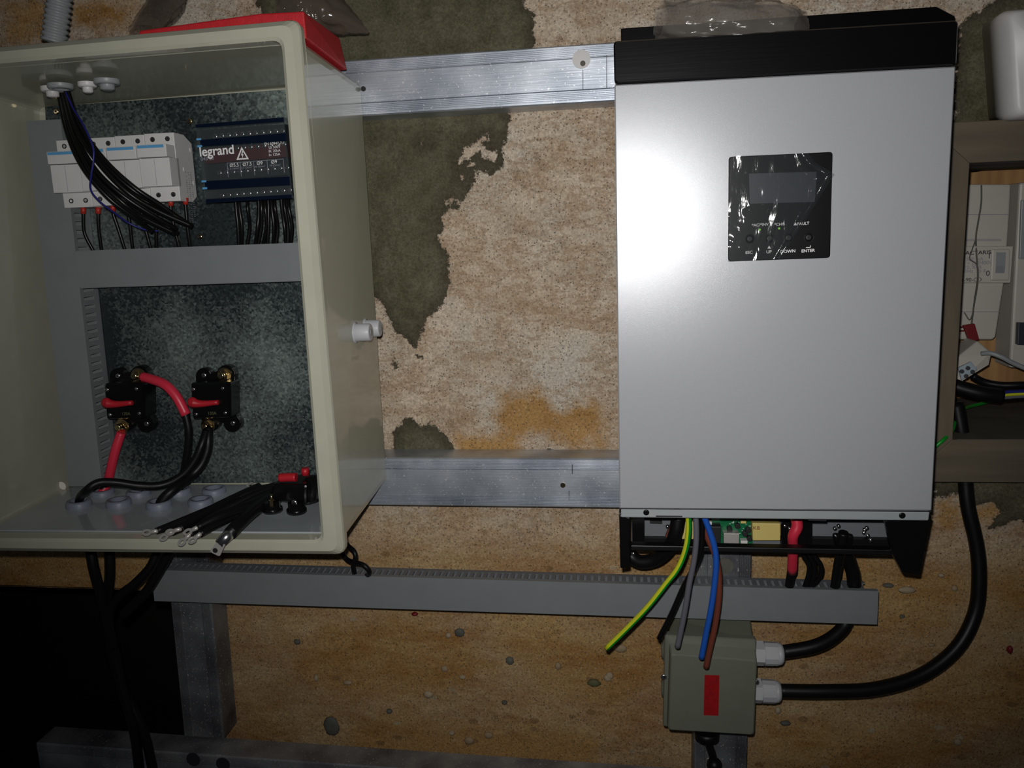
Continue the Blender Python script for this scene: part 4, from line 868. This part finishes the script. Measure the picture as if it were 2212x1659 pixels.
for px, py in ((1442, 1137), (1695, 1135), (1705, 1141), (1811, 1136), (1803, 1141), (1872, 1140), (1866, 1150), (1874, 1156), (1867, 1144), (1880, 1166), (1340+28, 1195)):
    mb = MB(); c_ = WF.P(px, py, .088); mb.lathe(c_, (0, -1, 0), [(0, .0022), (.002, .0020), (.0026, .0008)], 9); mb.build('solder_stud', 'steel', INV)
# display
DP = [WF.un(*p, .1775) for p in ((1574, 339), (1798.6, 328), (1793, 557), (1572.6, 565))]
mb = MB(); mb.loft(WF, [(rr(DP, .003), .1765), (rr(DP, .003), .1776), (rr(inset(DP, .0006), .0028), .1780)]); DSP = mb.build('display_panel', 'black_plastic', INV)
mb = MB(); mb.qp(WF, [(1618, 375), (1764, 371), (1760, 436), (1620, 440)], .1780, .17815); mb.build('lcd_screen', 'lcd', DSP)
for px, py, s_ in ((1620, 516, 'ESC'), (1663, 515, 'UP'), (1704, 514, 'DOWN'), (1747.6, 513, 'ENTER')):
    mb = MB(); c_ = WF.P(px, py, .1780); mb.lathe(c_, (0, -1, 0), [(0, .0045), (.0003, .0045), (.0003, .0040), (.0001, .0040), (.0001, .0036), (.0008, .0034), (.0006, .0015)], 22, mi=0); mb.build('button', 'black_rubber', DSP)
    lettering(WF, s_, px-2, 545.5-(px-1620)*.03, .1781, .0038, 'white_print', DSP, bold=.00008, sx=1.05, slant=.03)
for px, s_ in ((1642, '✶AC/✶INV'), (1684, '✶CHG'), (1735, '⚠FAULT')):
    lettering(WF, s_.replace('✶', '*').replace('⚠', ''), px, 486-(px-1640)*.03, .1781, .0036, 'white_print', DSP, bold=.00005, slant=.03)
mb = MB()
for P_ in ([(1714, 487), (1718, 480), (1722, 486.6)], [(1657.5, 537), (1661.5, 530.5), (1665.5, 537)]):
    mb.poly(WF, [WF.un(a_, b_, .1781) for a_, b_ in P_], .1780, .1782)
mb.qp(WF, [(1741, 534), (1751, 533.6), (1751, 535.4), (1741, 535.8)], .1780, .1782); mb.qp(WF, [(1750, 530), (1751.4, 530), (1751.4, 535), (1750, 535)], .1780, .1782)
mb.build('printed_symbol', 'white_print', DSP)
for px, py in ((1641, 496), (1683, 493.5)):
    mb = MB(); c_ = WF.P(px, py, .1780); mb.cyl(c_, c_+Vector((0, -.0004, 0)), .0010, n=10); mb.build('led', 'led_green', DSP)['label'] = 'green indicator light'
# peeling film over display
def inpoly(x, z, P):
    c = False; n = len(P)
    for i in range(n):
        (ax, az), (bx, bz) = P[i], P[i-1]
        if (az > z) != (bz > z) and x < (bx-ax)*(z-az)/(bz-az)+ax: c = not c
    return c
def sheet():
    L = [WF.un(*p, .180) for p in ((1584, 337), (1744, 331), (1760, 352), (1801, 377), (1788, 398), (1745, 470), (1690, 558), (1573, 566), (1574, 450))]
    TLx, TRx = L[0], L[1]; nu, nv = 60, 60; V = []; fs = []
    # map unit square to outline: left edge L[0]-L[8]-L[7], right edge L[1]-L[3]-L[6]
    def lerp(a, b, t): return Vector(a)*(1-t)+Vector(b)*t
    def edge(P, t):
        k = min(int(t*(len(P)-1)), len(P)-2); return lerp(P[k], P[k+1], t*(len(P)-1)-k)
    le = [L[0], L[8], L[7]]; re = [L[1], L[2], L[3], L[4], L[5], L[6]]
    for i in range(nu+1):
        for j in range(nv+1):
            u, v = i/nu, j/nv; p = lerp(edge(le, v), edge(re, v), u)
            lift = .0006+.0012*abs(noise.noise(Vector((p[0]*45, p[1]*25, 5))))+.0010*max(0, noise.noise(Vector((p[0]*120, p[1]*45, 1))))
            lift += .010*max(0, u-.80)*max(0, 1-abs(v-.35)*2.4)*2.2
            if u > .86: lift += .0025*math.sin((u-.86)/.14*math.pi)
            if v > .55 and u < .45: lift += .0022*abs(noise.noise(Vector((p[0]*90, p[1]*70, 9))))
            V.append(WF.w(p[0], .1788+lift, p[1]))
    for i in range(nu):
        for j in range(nv): a = i*(nv+1)+j; fs.append((a, a+nv+1, a+nv+2, a+1))
    mb = MB(); mb.add(V, fs, 0, True); mb.build('protective_film', 'film_clear', INV)['label'] = 'wrinkled clear film peeling off the display'
sheet()
crumple('plastic_bag', 'shiny crumpled clear plastic bag resting on the black inverter top', [(1424, 42, .15), (1500, 50, .16), (1590, 52, .165), (1680, 56, .16), (1732, 58, .15)], [.017, .021, .021, .020, .012], 'bag_grey', seed=12, flat=(1, .9, 1), amp=.35, F=WF)

# wires from the inverter
def cutwire(name, label, pts, r, m, matfn=None, mats=None, copper=True):
    t = thing(name, label, 'wire', WF.P(*pts[-1])); P = [WF.P(*p) for p in pts]
    MB().tube(P, r, 14, sub=7, matfn=matfn).build('insulation', mats or m, t)
    e = (P[-1]-P[-2]).normalized(); MB().cyl(P[-1]-e*.001, P[-1]+e*.0012, r*.55, n=10).build('conductor', 'copper', t)
def dd(L, d0, d1, k=None):
    n = len(L); return [(x, y, d0+(d1-d0)*i/(n-1)) for i, (x, y) in enumerate(L)]
cutwire('earth_wire', 'yellow and green striped wire curving out to the left, end cut', dd([(1487, 1108), (1487, 1150), (1480, 1190), (1464, 1228), (1438, 1262), (1400, 1310), (1358, 1354), (1310, 1401)], .158, .150), .0030, 'yellow', matfn=lambda j: 1 if j in (2, 3, 4, 5, 6) else 0, mats=['yellow', 'green'])
cutwire('grey_wire', 'grey wire hanging in front of the slotted duct, end cut', dd([(1503, 1108), (1504, 1165), (1499, 1210), (1489, 1260), (1481, 1310), (1473, 1352), (1463, 1398)], .155, .150), .0030, 'grey_wire')
cutwire('black_wire', 'black wire slanting down left in front of the duct, end cut', dd([(1518, 1108), (1515, 1180), (1500, 1224), (1476, 1270), (1452, 1324), (1424, 1380)], .145, .132), .0031, 'black_wire')
cutwire('brown_wire', 'brown wire hanging just behind the blue one, end cut', dd([(1517, 1108), (1526, 1155), (1545, 1200), (1553, 1240), (1553, 1290), (1545, 1350), (1535, 1395), (1525, 1442)], .142, .142), .0031, 'brown_wire')
cutwire('blue_wire', 'bright blue wire hanging over the junction box, end cut', dd([(1518, 1108), (1532, 1145), (1543, 1180), (1547, 1215), (1543, 1265), (1535, 1320), (1525, 1370), (1515, 1422)], .155, .150), .0031, 'blue_wire')
cable('power_cable', 'thick black cable looping below the left corner of the inverter', [(1466, 1115, .10), (1460, 1150, .10), (1448, 1180, .09), (1420, 1206, .08), (1385, 1214, .075), (1362, 1200, .07), (1352, 1175, .07)], .0080, WF)
t = thing('battery_cable', 'red-sleeved cable dropping from the inverter into the slotted duct', 'cable', WF.P(1705, 1262, .06))
MB().tube([WF.P(1711, 1228, .075), WF.P(1708, 1248, .07), WF.P(1704, 1275, .060)], .0050, 14).build('insulation', 'black_rubber', t)
MB().tube([WF.P(1716, 1105, .105), WF.P(1722, 1136, .108), WF.P(1713, 1158, .108), WF.P(1713, 1185, .098), WF.P(1711, 1235, .078)], .0055, 14, radii=[.0058, .0060, .0052, .0056]).build('red_sleeve', 'red_sleeve', t)['label'] = 'red heat-shrink sleeve'
for i, (a_, b_, c_) in enumerate(((1733, 1748, 1736), (1745, 1760, 1742), (1756, 1773, 1748))):
    cable('thin_cable', 'thin black cable bowing out of the inverter into the slotted duct', [(a_-6, 1170, .08), (a_+2, 1198, .078), (b_, 1222, .075), (b_-2, 1245, .07), (c_, 1275, .058)], .0029, WF, group='three thin black cables beside the red sleeve')
cable('battery_cable', 'straight black sleeved cable dropping from the inverter beside the thin ones', [(1822, 1150, .10), (1818, 1180, .095), (1810, 1225, .08), (1803, 1275, .058)], .0052, WF)
cable('power_cable', 'black cable passing behind the slotted duct to the upper gland', [(1822, 1160, .085), (1832, 1205, .065), (1844, 1245, .055), (1843, 1290, .052), (1830, 1340, .052), (1805, 1372, .060), (1760, 1396, .068), (1688, 1409, .070)], .0078, WF)
cable('power_cable', 'long thick black cable bending down from the wooden frame to the lower gland', [(2066, 872, -.02), (2078, 940, -.005), (2084, 1000, .012), (2086, 1048, .016), (2092, 1100, .020), (2110, 1180, .025), (2115, 1250, .03), (2106, 1325, .035), (2066, 1400, .045), (1990, 1458, .055), (1890, 1488, .065), (1780, 1493, .070), (1678, 1492, .070)], .0080, WF)

# ================= LONG SLOTTED DUCT =================
def longduct():
    t = thing('wire_duct', 'long grey slotted wire duct running under both boxes across the wall', 'cable duct', WF.w(-.1, .05, -.335))
    dF = .068
    fl_, fr_ = WF.un(327, 1230, dF), WF.un(1897, 1276, dF); bl_, brr = WF.un(327, 1297, dF), WF.un(1898, 1348, dF)
    xr = WF.un(1866, 1249, .042)[0]; xl = fl_[0]
    zt = lambda x: fl_[1]+(fr_[1]-fl_[1])*(x-fl_[0])/(fr_[0]-fl_[0]); zb = lambda x: bl_[1]+(brr[1]-bl_[1])*(x-bl_[0])/(brr[0]-bl_[0])
    mb = MB()
    mb.hexa([WF.w(xl, dF+.0014, zt(xl)), WF.w(fr_[0], dF+.0014, zt(fr_[0])), WF.w(fr_[0], dF+.0014, zb(fr_[0])), WF.w(xl, dF+.0014, zb(xl))], [WF.w(xl, dF, zt(xl)), WF.w(fr_[0], dF, zt(fr_[0])), WF.w(fr_[0], dF, zb(fr_[0])), WF.w(xl, dF, zb(xl))])
    for f_, s_ in ((zt, -1), (zb, 1)):
        mb.hexa([WF.w(xl, dF, f_(xl)), WF.w(fr_[0], dF, f_(fr_[0])), WF.w(fr_[0], dF, f_(fr_[0])+s_*.001), WF.w(xl, dF, f_(xl)+s_*.001)], [WF.w(xl, dF-.005, f_(xl)), WF.w(fr_[0], dF-.005, f_(fr_[0])), WF.w(fr_[0], dF-.005, f_(fr_[0])+s_*.001), WF.w(xl, dF-.005, f_(xl)+s_*.001)])
    mb.build('cover', 'pvc_grey', t)
    mb = MB()
    def seg(a, b, e0, e1, f_, off, th):
        mb.hexa([WF.w(a, e1, f_(a)+off), WF.w(b, e1, f_(b)+off), WF.w(b, e1, f_(b)+off-th), WF.w(a, e1, f_(a)+off-th)], [WF.w(a, e0, f_(a)+off), WF.w(b, e0, f_(b)+off), WF.w(b, e0, f_(b)+off-th), WF.w(a, e0, f_(a)+off-th)])
    for f_, off in ((zt, -.0012), (zb, .0024)):
        seg(xl, xr, .040, .046, f_, off, .0012); seg(xl, xr, .0615, .0665, f_, off, .0012)
        x = xl; p = .0083
        while x < xr-.002: seg(x, min(x+p*.58, xr), .046, .0615, f_, off, .0012); x += p
    seg(xl, xr, .0390, .0402, zt, -.0012, zt(0)-zb(0)-.0024)
    mb.build('slotted_tray', 'duct_dark', t)
longduct()

# ================= JUNCTION BOX =================
JB = thing('junction_box', 'small grey-green junction box with red label under the slotted duct', 'junction box', WF.P(1535, 1590, .08))
bq = [WF.un(*p, .045) for p in ((1451, 1337), (1622, 1337), (1618, 1560), (1455, 1560))]; mq = [WF.un(*p, .085) for p in ((1437, 1372), (1633, 1382), (1628, 1578), (1433, 1566))]
mb = MB(); mb.loft(WF, [(rr(inset(bq, .001), .004), .0385), (rr(bq, .004), .045), (rr(inset(mq, .002), .004), .082)]); mb.build('box_base', 'khaki', JB)
lq = [WF.un(*p, .092) for p in ((1436, 1372), (1634, 1382), (1630, 1585), (1432, 1570))]; fq = [WF.un(*p, .105) for p in ((1449, 1413), (1636, 1427), (1629, 1589), (1443, 1578))]
f2 = [WF.un(*p, .105) for p in ((1451, 1416), (1634, 1430), (1627, 1587), (1445, 1575))]
mb = MB(); mb.loft(WF, [(rr(lq, .003), .082), (rr(lq, .003), .0905), (rr(inset(lq, .001), .003), .092), (rr([(fq[0][0]-.001, fq[0][1]+.008), (fq[1][0], fq[1][1]+.008), fq[2], (fq[3][0]-.001, fq[3][1])], .004), .0935), (rr(fq, .004), .1035), (rr(inset(fq, .0015), .004), .105)]); mb.build('box_lid', 'khaki', JB)
mb = MB(); mb.qp(WF, [(1522, 1458), (1554, 1459), (1552, 1546), (1520, 1545)], .1050, .1053); RL = mb.build('label_sticker', 'red_label', JB); RL['label'] = 'red sticker with tiny dark print'
mb = MB()
for i in range(5):
    mb.qp(WF, [(1545+(i % 2)*3, 1462+i*2.6), (1549+(i % 2)*2, 1462+i*2.6), (1549+(i % 2)*2, 1463.5+i*2.6), (1545+(i % 2)*3, 1463.5+i*2.6)], .1053, .1054)
for j in range(12):
    for i in range(3):
        if random.random() < .6: px = 1526+i*6; py = 1472+j*5.5; mb.qp(WF, [(px, py), (px+4, py), (px+4, py+.8), (px, py+.8)], .1053, .1054)
mb.build('fine_print', 'seal_red', RL)
screw(WF, 1434, 1462, .0925, .0036, 'steel', JB); screw(WF, 1634, 1473, .0925, .003, 'steel', JB)
for px, py in ((1438, 1404), (1438, 1487)):
    mb = MB(); x, z = WF.un(1440, py, .066); mb.lathe(WF.w(x, .066, z), (-1, 0, 0), [(0, .0130), (.003, .0128), (.0042, .0115), (.0048, .0090), (.0062, .0088)], 26); mb.build('membrane_gland', 'khaki', JB)
for px, py in ((1636, 1411), (1631, 1492)):
    mb = MB(); x, z = WF.un(px, py, .070); c_ = WF.w(x-.004, .070, z); a_ = Vector((1, 0, 0))
    mb.lathe(c_, a_, [(0, .0142), (.0108, .0142)], 6, smooth=False); mb.lathe(c_+a_*.0108, a_, [(0, .0118), (.0015, .0118)], 20); mb.lathe(c_+a_*.0115, a_, [(0, .0135), (.0145, .0132)], 12, smooth=False); mb.lathe(c_+a_*.026, a_, [(0, .0128), (.004, .0120), (.0065, .0098), (.007, .0080)], 24)
    mb.build('cable_gland', 'gland_white', JB)['label'] = 'white hexagonal cable gland'
mb = MB(); c_ = WF.P(1527, 1584, .072); mb.lathe(c_+Vector((0, 0, .004)), (0, 0, -1), [(0, .0145), (.010, .0140), (.0115, .010), (.014, .0075)], 24); mb.build('bottom_gland', 'black_rubber', JB)
cable('power_cable', 'black cable hanging from the bottom gland of the junction box', [(1527, 1590, .072), (1532, 1610, .072), (1541, 1640, .070), (1545, 1690, .065), (1545, 1730, .06)], .0046, WF)
mb = MB(); mb.sph(WF.P(1543, 1652, .072), .0092, squash=(1, 1, .95)); tag(mb.build('cable_knot', 'black_rubber'), 'round black knot on the cable below the junction box', 'knot')

# ================= CABLES BELOW ENCLOSURE =================
cable('power_cable', 'black cable dropping from the left underside of the enclosure', [(195, 1185, .12), (203, 1230, .12), (222, 1300, .11), (245, 1390, .10), (262, 1480, .10), (290, 1580, .10), (305, 1700, .10)], .0062, WF, sub=8)
cable('power_cable', 'second black cable beside the leftmost one under the enclosure', [(236, 1185, .10), (237, 1240, .10), (232, 1300, .095), (238, 1380, .09), (262, 1480, .095), (310, 1580, .095), (338, 1700, .095)], .0060, WF, sub=8)
cable('power_cable', 'black cable curving left from the enclosure underside over the duct end', [(342, 1185, .10), (325, 1225, .105), (290, 1262, .11), (255, 1290, .112), (235, 1330, .11), (245, 1400, .105)], .0056, WF, sub=8)
cable('power_cable', 'black cable slanting past the end of the slotted duct, tip cut', [(372, 1180, .11), (352, 1220, .112), (318, 1275, .115), (290, 1305, .116), (266, 1328, .116)], .0058, WF, sub=8)
cable('cord', 'twisted black cord looping from the lower right corner of the enclosure', [(738, 1178, .05), (742, 1198, .055), (752, 1210, .060), (767, 1215, .070), (784, 1220, .078), (796, 1231, .078), (797, 1240, .072), (791, 1244, .062)], .0030, WF, sub=8)
cable('cord', 'short black cord end hooked through the twisted one by the enclosure corner', [(743, 1162, .05), (751, 1178, .062), (764, 1190, .070), (768, 1204, .072), (763, 1222, .070), (766, 1240, .062)], .0030, WF, sub=8)

# ================= METER NICHE =================
dF = .030; BK = -.200
mb = MB(); x0, x1 = .402, .755
for q in ([(x0, BK, NZ1), (x1, BK, NZ1), (x1, BK, NZ0), (x0, BK, NZ0)],): mb.box(WF, x0, x1, BK-.004, BK, NZ0, NZ1)
struct(mb.build('wall_niche_back', 'pine'))
mb = MB(); mb.box(WF, x0-.004, x0+.006, BK, .001, NZ0, NZ1); mb.box(WF, x1, x1+.01, BK, .001, NZ0, NZ1); mb.box(WF, x0+.006, x1, BK, .001, NZ1-.004, NZ1+.006); struct(mb.build('wall_niche_sides', 'wood_dark'))
fz = WF.un(2055, 950, dF)[1]
mb = MB(); mb.box(WF, x0+.006, x1, BK, dF-.001, NZ0, fz+.0005); struct(mb.build('floor_niche', 'wood_dark'))
inner = [WF.un(*p, dF) for p in ((2095, 352), (2330, 349), (2330, 954), (2058, 950))]
fo = [(.360, .211), (.78, .211), (.78, -.177), (.355, -.177)]
inner = [(inner[0][0], inner[0][1]), (.62, inner[0][1]), (.62, inner[3][1]), (inner[3][0], inner[3][1])]
def member(nm, q, m):
    mb = MB(); mb.hexa([WF.w(x, dF, z) for x, z in q], [WF.w(x, -.004, z) for x, z in q]); return struct(mb.build(nm, m, bevel=.0008))
member('trim_1', [fo[0], inner[0], inner[3], fo[3]], 'wood_frame'); member('trim_2', [fo[0], fo[1], (.78, inner[0][1]), inner[0]], 'wood_frame_h'); member('trim_3', [inner[3], (.78, inner[3][1]), fo[2], fo[3]], 'wood_frame_h')
# meter breaker
dM = -.150
MT = thing('meter_breaker', 'tall off-white meter breaker with rocker switch inside the wooden niche', 'circuit breaker', WF.P(2125, 735, -.17))
mb = MB(); P = [WF.un(*p, dM) for p in ((2075, 398), (2184, 398), (2181, 463), (2176, 533), (2169, 613), (2151, 728), (2144, 734), (2040, 734))]
mb.poly(WF, P, BK+.001, dM); mb.build('casing', 'offwhite', MT, .002)
mb = MB(); mb.qp(WF, [(2040, 532), (2189, 532), (2183, 611), (2035, 611)], dM-.02, dM+.012); MBK = mb.build('faceplate', 'offwhite', MT, .0008)
for q in ([(2060, 463), (2181, 463), (2181, 464.2), (2060, 464.2)], [(2045, 673), (2160, 673), (2160, 674.2), (2045, 674.2)]): MB().qp(WF, q, dM, dM+.0003).build('seam', 'grey_print', MT)
mb = MB(); mb.qp(WF, [(2143, 538), (2183, 538), (2181, 606), (2140, 606)], dM+.012, dM+.0155); mb.build('switch_surround', 'offwhite', MT, .002)
mb = MB(); mb.hexa([WF.P(*p) for p in ((2152, 545, dM+.0165), (2173, 545, dM+.0165), (2171, 575, dM+.021), (2151, 575, dM+.021))], [WF.P(*p) for p in ((2152, 545, dM+.01), (2173, 545, dM+.01), (2171, 575, dM+.01), (2151, 575, dM+.01))]); mb.hexa([WF.P(*p) for p in ((2151, 575, dM+.021), (2171, 575, dM+.021), (2170, 590, dM+.0165), (2150, 590, dM+.0165))], [WF.P(*p) for p in ((2151, 575, dM+.01), (2171, 575, dM+.01), (2170, 590, dM+.01), (2150, 590, dM+.01))]); mb.build('rocker_switch', 'conduit', MT)['label'] = 'grey rocker switch'
dL = dM+.0122
lettering(WF, 'ACTARIS', 2113, 546, dL, .0066, 'black_print', MBK, bold=.00012, sx=1.15); lettering(WF, 'I', 2137, 553.5, dL, .0095, 'black_print', MBK); lettering(WF, '0', 2134, 591, dL, .0095, 'black_print', MBK)
lettering(WF, '002-90-CD', 2092, 605, dL, .0068, 'black_print', MBK); lettering(WF, '= 500 mA\n       L = 250/400V\n 10..30 A\n ~50Hz  25 A', 2100, 573, dL, .0062, 'grey_print', MBK)
mb = MB()
for i in range(40): px = 2082+i*2.05; mb.qp(WF, [(px, 516), (px+1.0, 516), (px+1.0, 521), (px, 521)], dM, dM+.0002)
mb.build('barcode', 'grey_print', MT)
# second unit at the frame's right edge
M2 = thing('meter_unit', 'pale meter unit at the right edge of the niche', 'electric meter', WF.P(2220, 795, -.17))
mb = MB(); P = [WF.un(*p, dM) for p in ((2203, 394), (2330, 394), (2330, 795), (2181, 795))]; mb.poly(WF, P, BK+.001, dM); mb.build('casing', 'offwhite', M2, .003)
mb = MB(); mb.qp(WF, [(2207, 432), (2330, 432), (2330, 560), (2202, 560)], dM, dM+.004); mb.build('window_panel', 'conduit', M2, .001)
mb = MB(); mb.qp(WF, [(2200, 697), (2330, 697), (2330, 752), (2198, 745)], dM, dM+.008); mb.build('terminal_cover', 'lcd', M2, .001)
# seal wire and tag
cable('seal_wire', 'twisted grey seal wire hanging down the meter breaker face', [(2120, 400, -.148), (2120, 430, -.146), (2118, 450, -.145), (2112, 485, -.144), (2108, 515, -.143), (2110, 560, -.134), (2112, 600, -.134), (2105, 650, -.143), (2098, 705, -.143)], .0010, WF, 'stone_grey', cat='wire', n=8)
cable('seal_wire', 'second strand of the seal wire crossing the meter printing', [(2107, 520, -.143), (2098, 545, -.134), (2095, 560, -.134), (2110, 572, -.134), (2113, 600, -.133), (2106, 650, -.142), (2096, 690, -.142), (2083, 675, -.142)], .0007, WF, 'stone_grey', cat='wire', n=8)
mb = MB(); mb.qp(WF, [(2081, 703), (2106, 699), (2116, 734), (2094, 739)], -.146, -.141); mb.qp(WF, [(2073, 706), (2082, 705), (2082, 708), (2073, 709)], -.146, -.143); mb.qp(WF, [(2073, 714), (2084, 713), (2084, 716), (2073, 717)], -.146, -.143)
tag(mb.build('seal_tag', 'seal_red', bevel=.0008), 'dark red plastic seal tag below the meter breaker', 'seal')
# small tilted grey device
GD = thing('socket_box', 'small pale grey box leaning tilted under the meter breaker', 'small box', WF.P(2100, 826, -.10))
fr = [WF.P(*p) for p in ((2068, 790, -.085), (2098, 775, -.085), (2135, 782, -.085), (2074, 826, -.085))]
fr = [WF.P(2094, 742, -.10), WF.P(2143, 768, -.10), WF.P(2134, 786, -.085), WF.P(2078, 780, -.085)]
low = [WF.P(2078, 780, -.085), WF.P(2134, 786, -.085), WF.P(2076, 826, -.085), WF.P(2060, 815, -.085)]
sh = Vector((0, .035, 0)); mb = MB(); P = [WF.P(2112, 736, -.11), WF.P(2143, 762, -.10), WF.P(2137, 788, -.085), WF.P(2076, 826, -.085), WF.P(2060, 815, -.09), WF.P(2070, 770, -.10)]
n_ = 6; mb.add(P+[p+sh for p in P], [tuple(range(n_)), tuple(range(2*n_-1, n_-1, -1))]+[(i, (i+1) % n_, n_+(i+1) % n_, n_+i) for i in range(n_)]); mb.build('device_case', 'offwhite', GD, .002)
mb = MB(); mb.qp(WF, [(2070, 795), (2098, 781), (2112, 798), (2078, 822)], -.084, -.080); mb.build('clear_window', 'clear_edge', GD, .001)
for px, py in ((2077, 802), (2090, 795), (2086, 812), (2100, 803)): c_ = WF.P(px, py, -.0798); MB().cyl(c_, c_+Vector((0, -.002, 0)), .0026, n=10).build('terminal_screw', 'steel', GD)
cable('grey_cable', 'grey cable running right from the tilted box', [(2120, 764, -.092), (2140, 763, -.085), (2165, 772, -.08), (2190, 785, -.08), (2240, 806, -.08)], .0028, WF, 'conduit')
cable('power_cable', 'thick black sheathed cable lying in the niche under the tilted box', [(2050, 830, -.09), (2080, 840, -.085), (2120, 850, -.08), (2163, 856, -.08)], .0095, WF)
cable('power_cable', 'thinner black cable curving to the right above the thick one', [(2100, 812, -.10), (2125, 825, -.10), (2160, 832, -.095), (2200, 832, -.09), (2260, 830, -.09)], .0045, WF)
for nm, y, m, lab in (('yellow_wire', 851, 'yellow', 'yellow wire coming out of the thick sheath'), ('grey_wire', 857, 'grey_wire', 'grey wire coming out of the thick sheath'), ('blue_wire', 846, 'thin_blue', 'blue wire coming out of the thick sheath'), ('black_wire', 862, 'black_wire', 'lowest black wire coming out of the thick sheath')):
    cable(nm, lab, [(2150, 855, -.08), (2170, y+2, -.08), (2195, y, -.08), (2250, y-2, -.08)], .0022, WF, m, cat='wire')
cable('earth_wire', 'green wire running along the niche floor and over the wooden sill', [(2020, 965, .034), (2040, 948, .032), (2058, 928, .01), (2066, 900, -.03), (2085, 882, -.10), (2120, 872, -.13), (2160, 864, -.15), (2240, 860, -.16)], .0021, WF, 'green', cat='wire')
mb = MB(); mb.qp(WF, [(2096, 356), (2136, 356), (2130, 366), (2112, 370), (2108, 398), (2096, 392)] [:4], -.19, -.17); tag(mb.build('black_clip', 'black_plastic'), 'small black bracket at the top corner of the wooden niche', 'bracket')

# white box upper right
WB = thing('white_cover', 'white plastic cover box on the wall at the top right', 'plastic box', WF.P(2230, 255, .03))
q1 = [WF.un(*p, .060) for p in ((2180, 22), (2400, 5), (2400, 240), (2194, 250))]; q2 = [WF.un(*p, .045) for p in ((2166, 32), (2400, 0), (2400, 250), (2190, 256))]
q2 = [(q1[0][0]-.004, q1[0][1]+.003), (q1[1][0], q1[1][1]+.003), (q1[2][0], q1[2][1]-.002), (q1[3][0]-.003, q1[3][1]-.002)]
mb = MB(); mb.loft(WF, [(rr(q2, .010), .004), (rr(q2, .010), .045), (rr(q1, .009), .056), (rr(inset(q1, .003), .008), .060)], smooth=True); mb.build('cover_shell', 'white_plastic', WB)
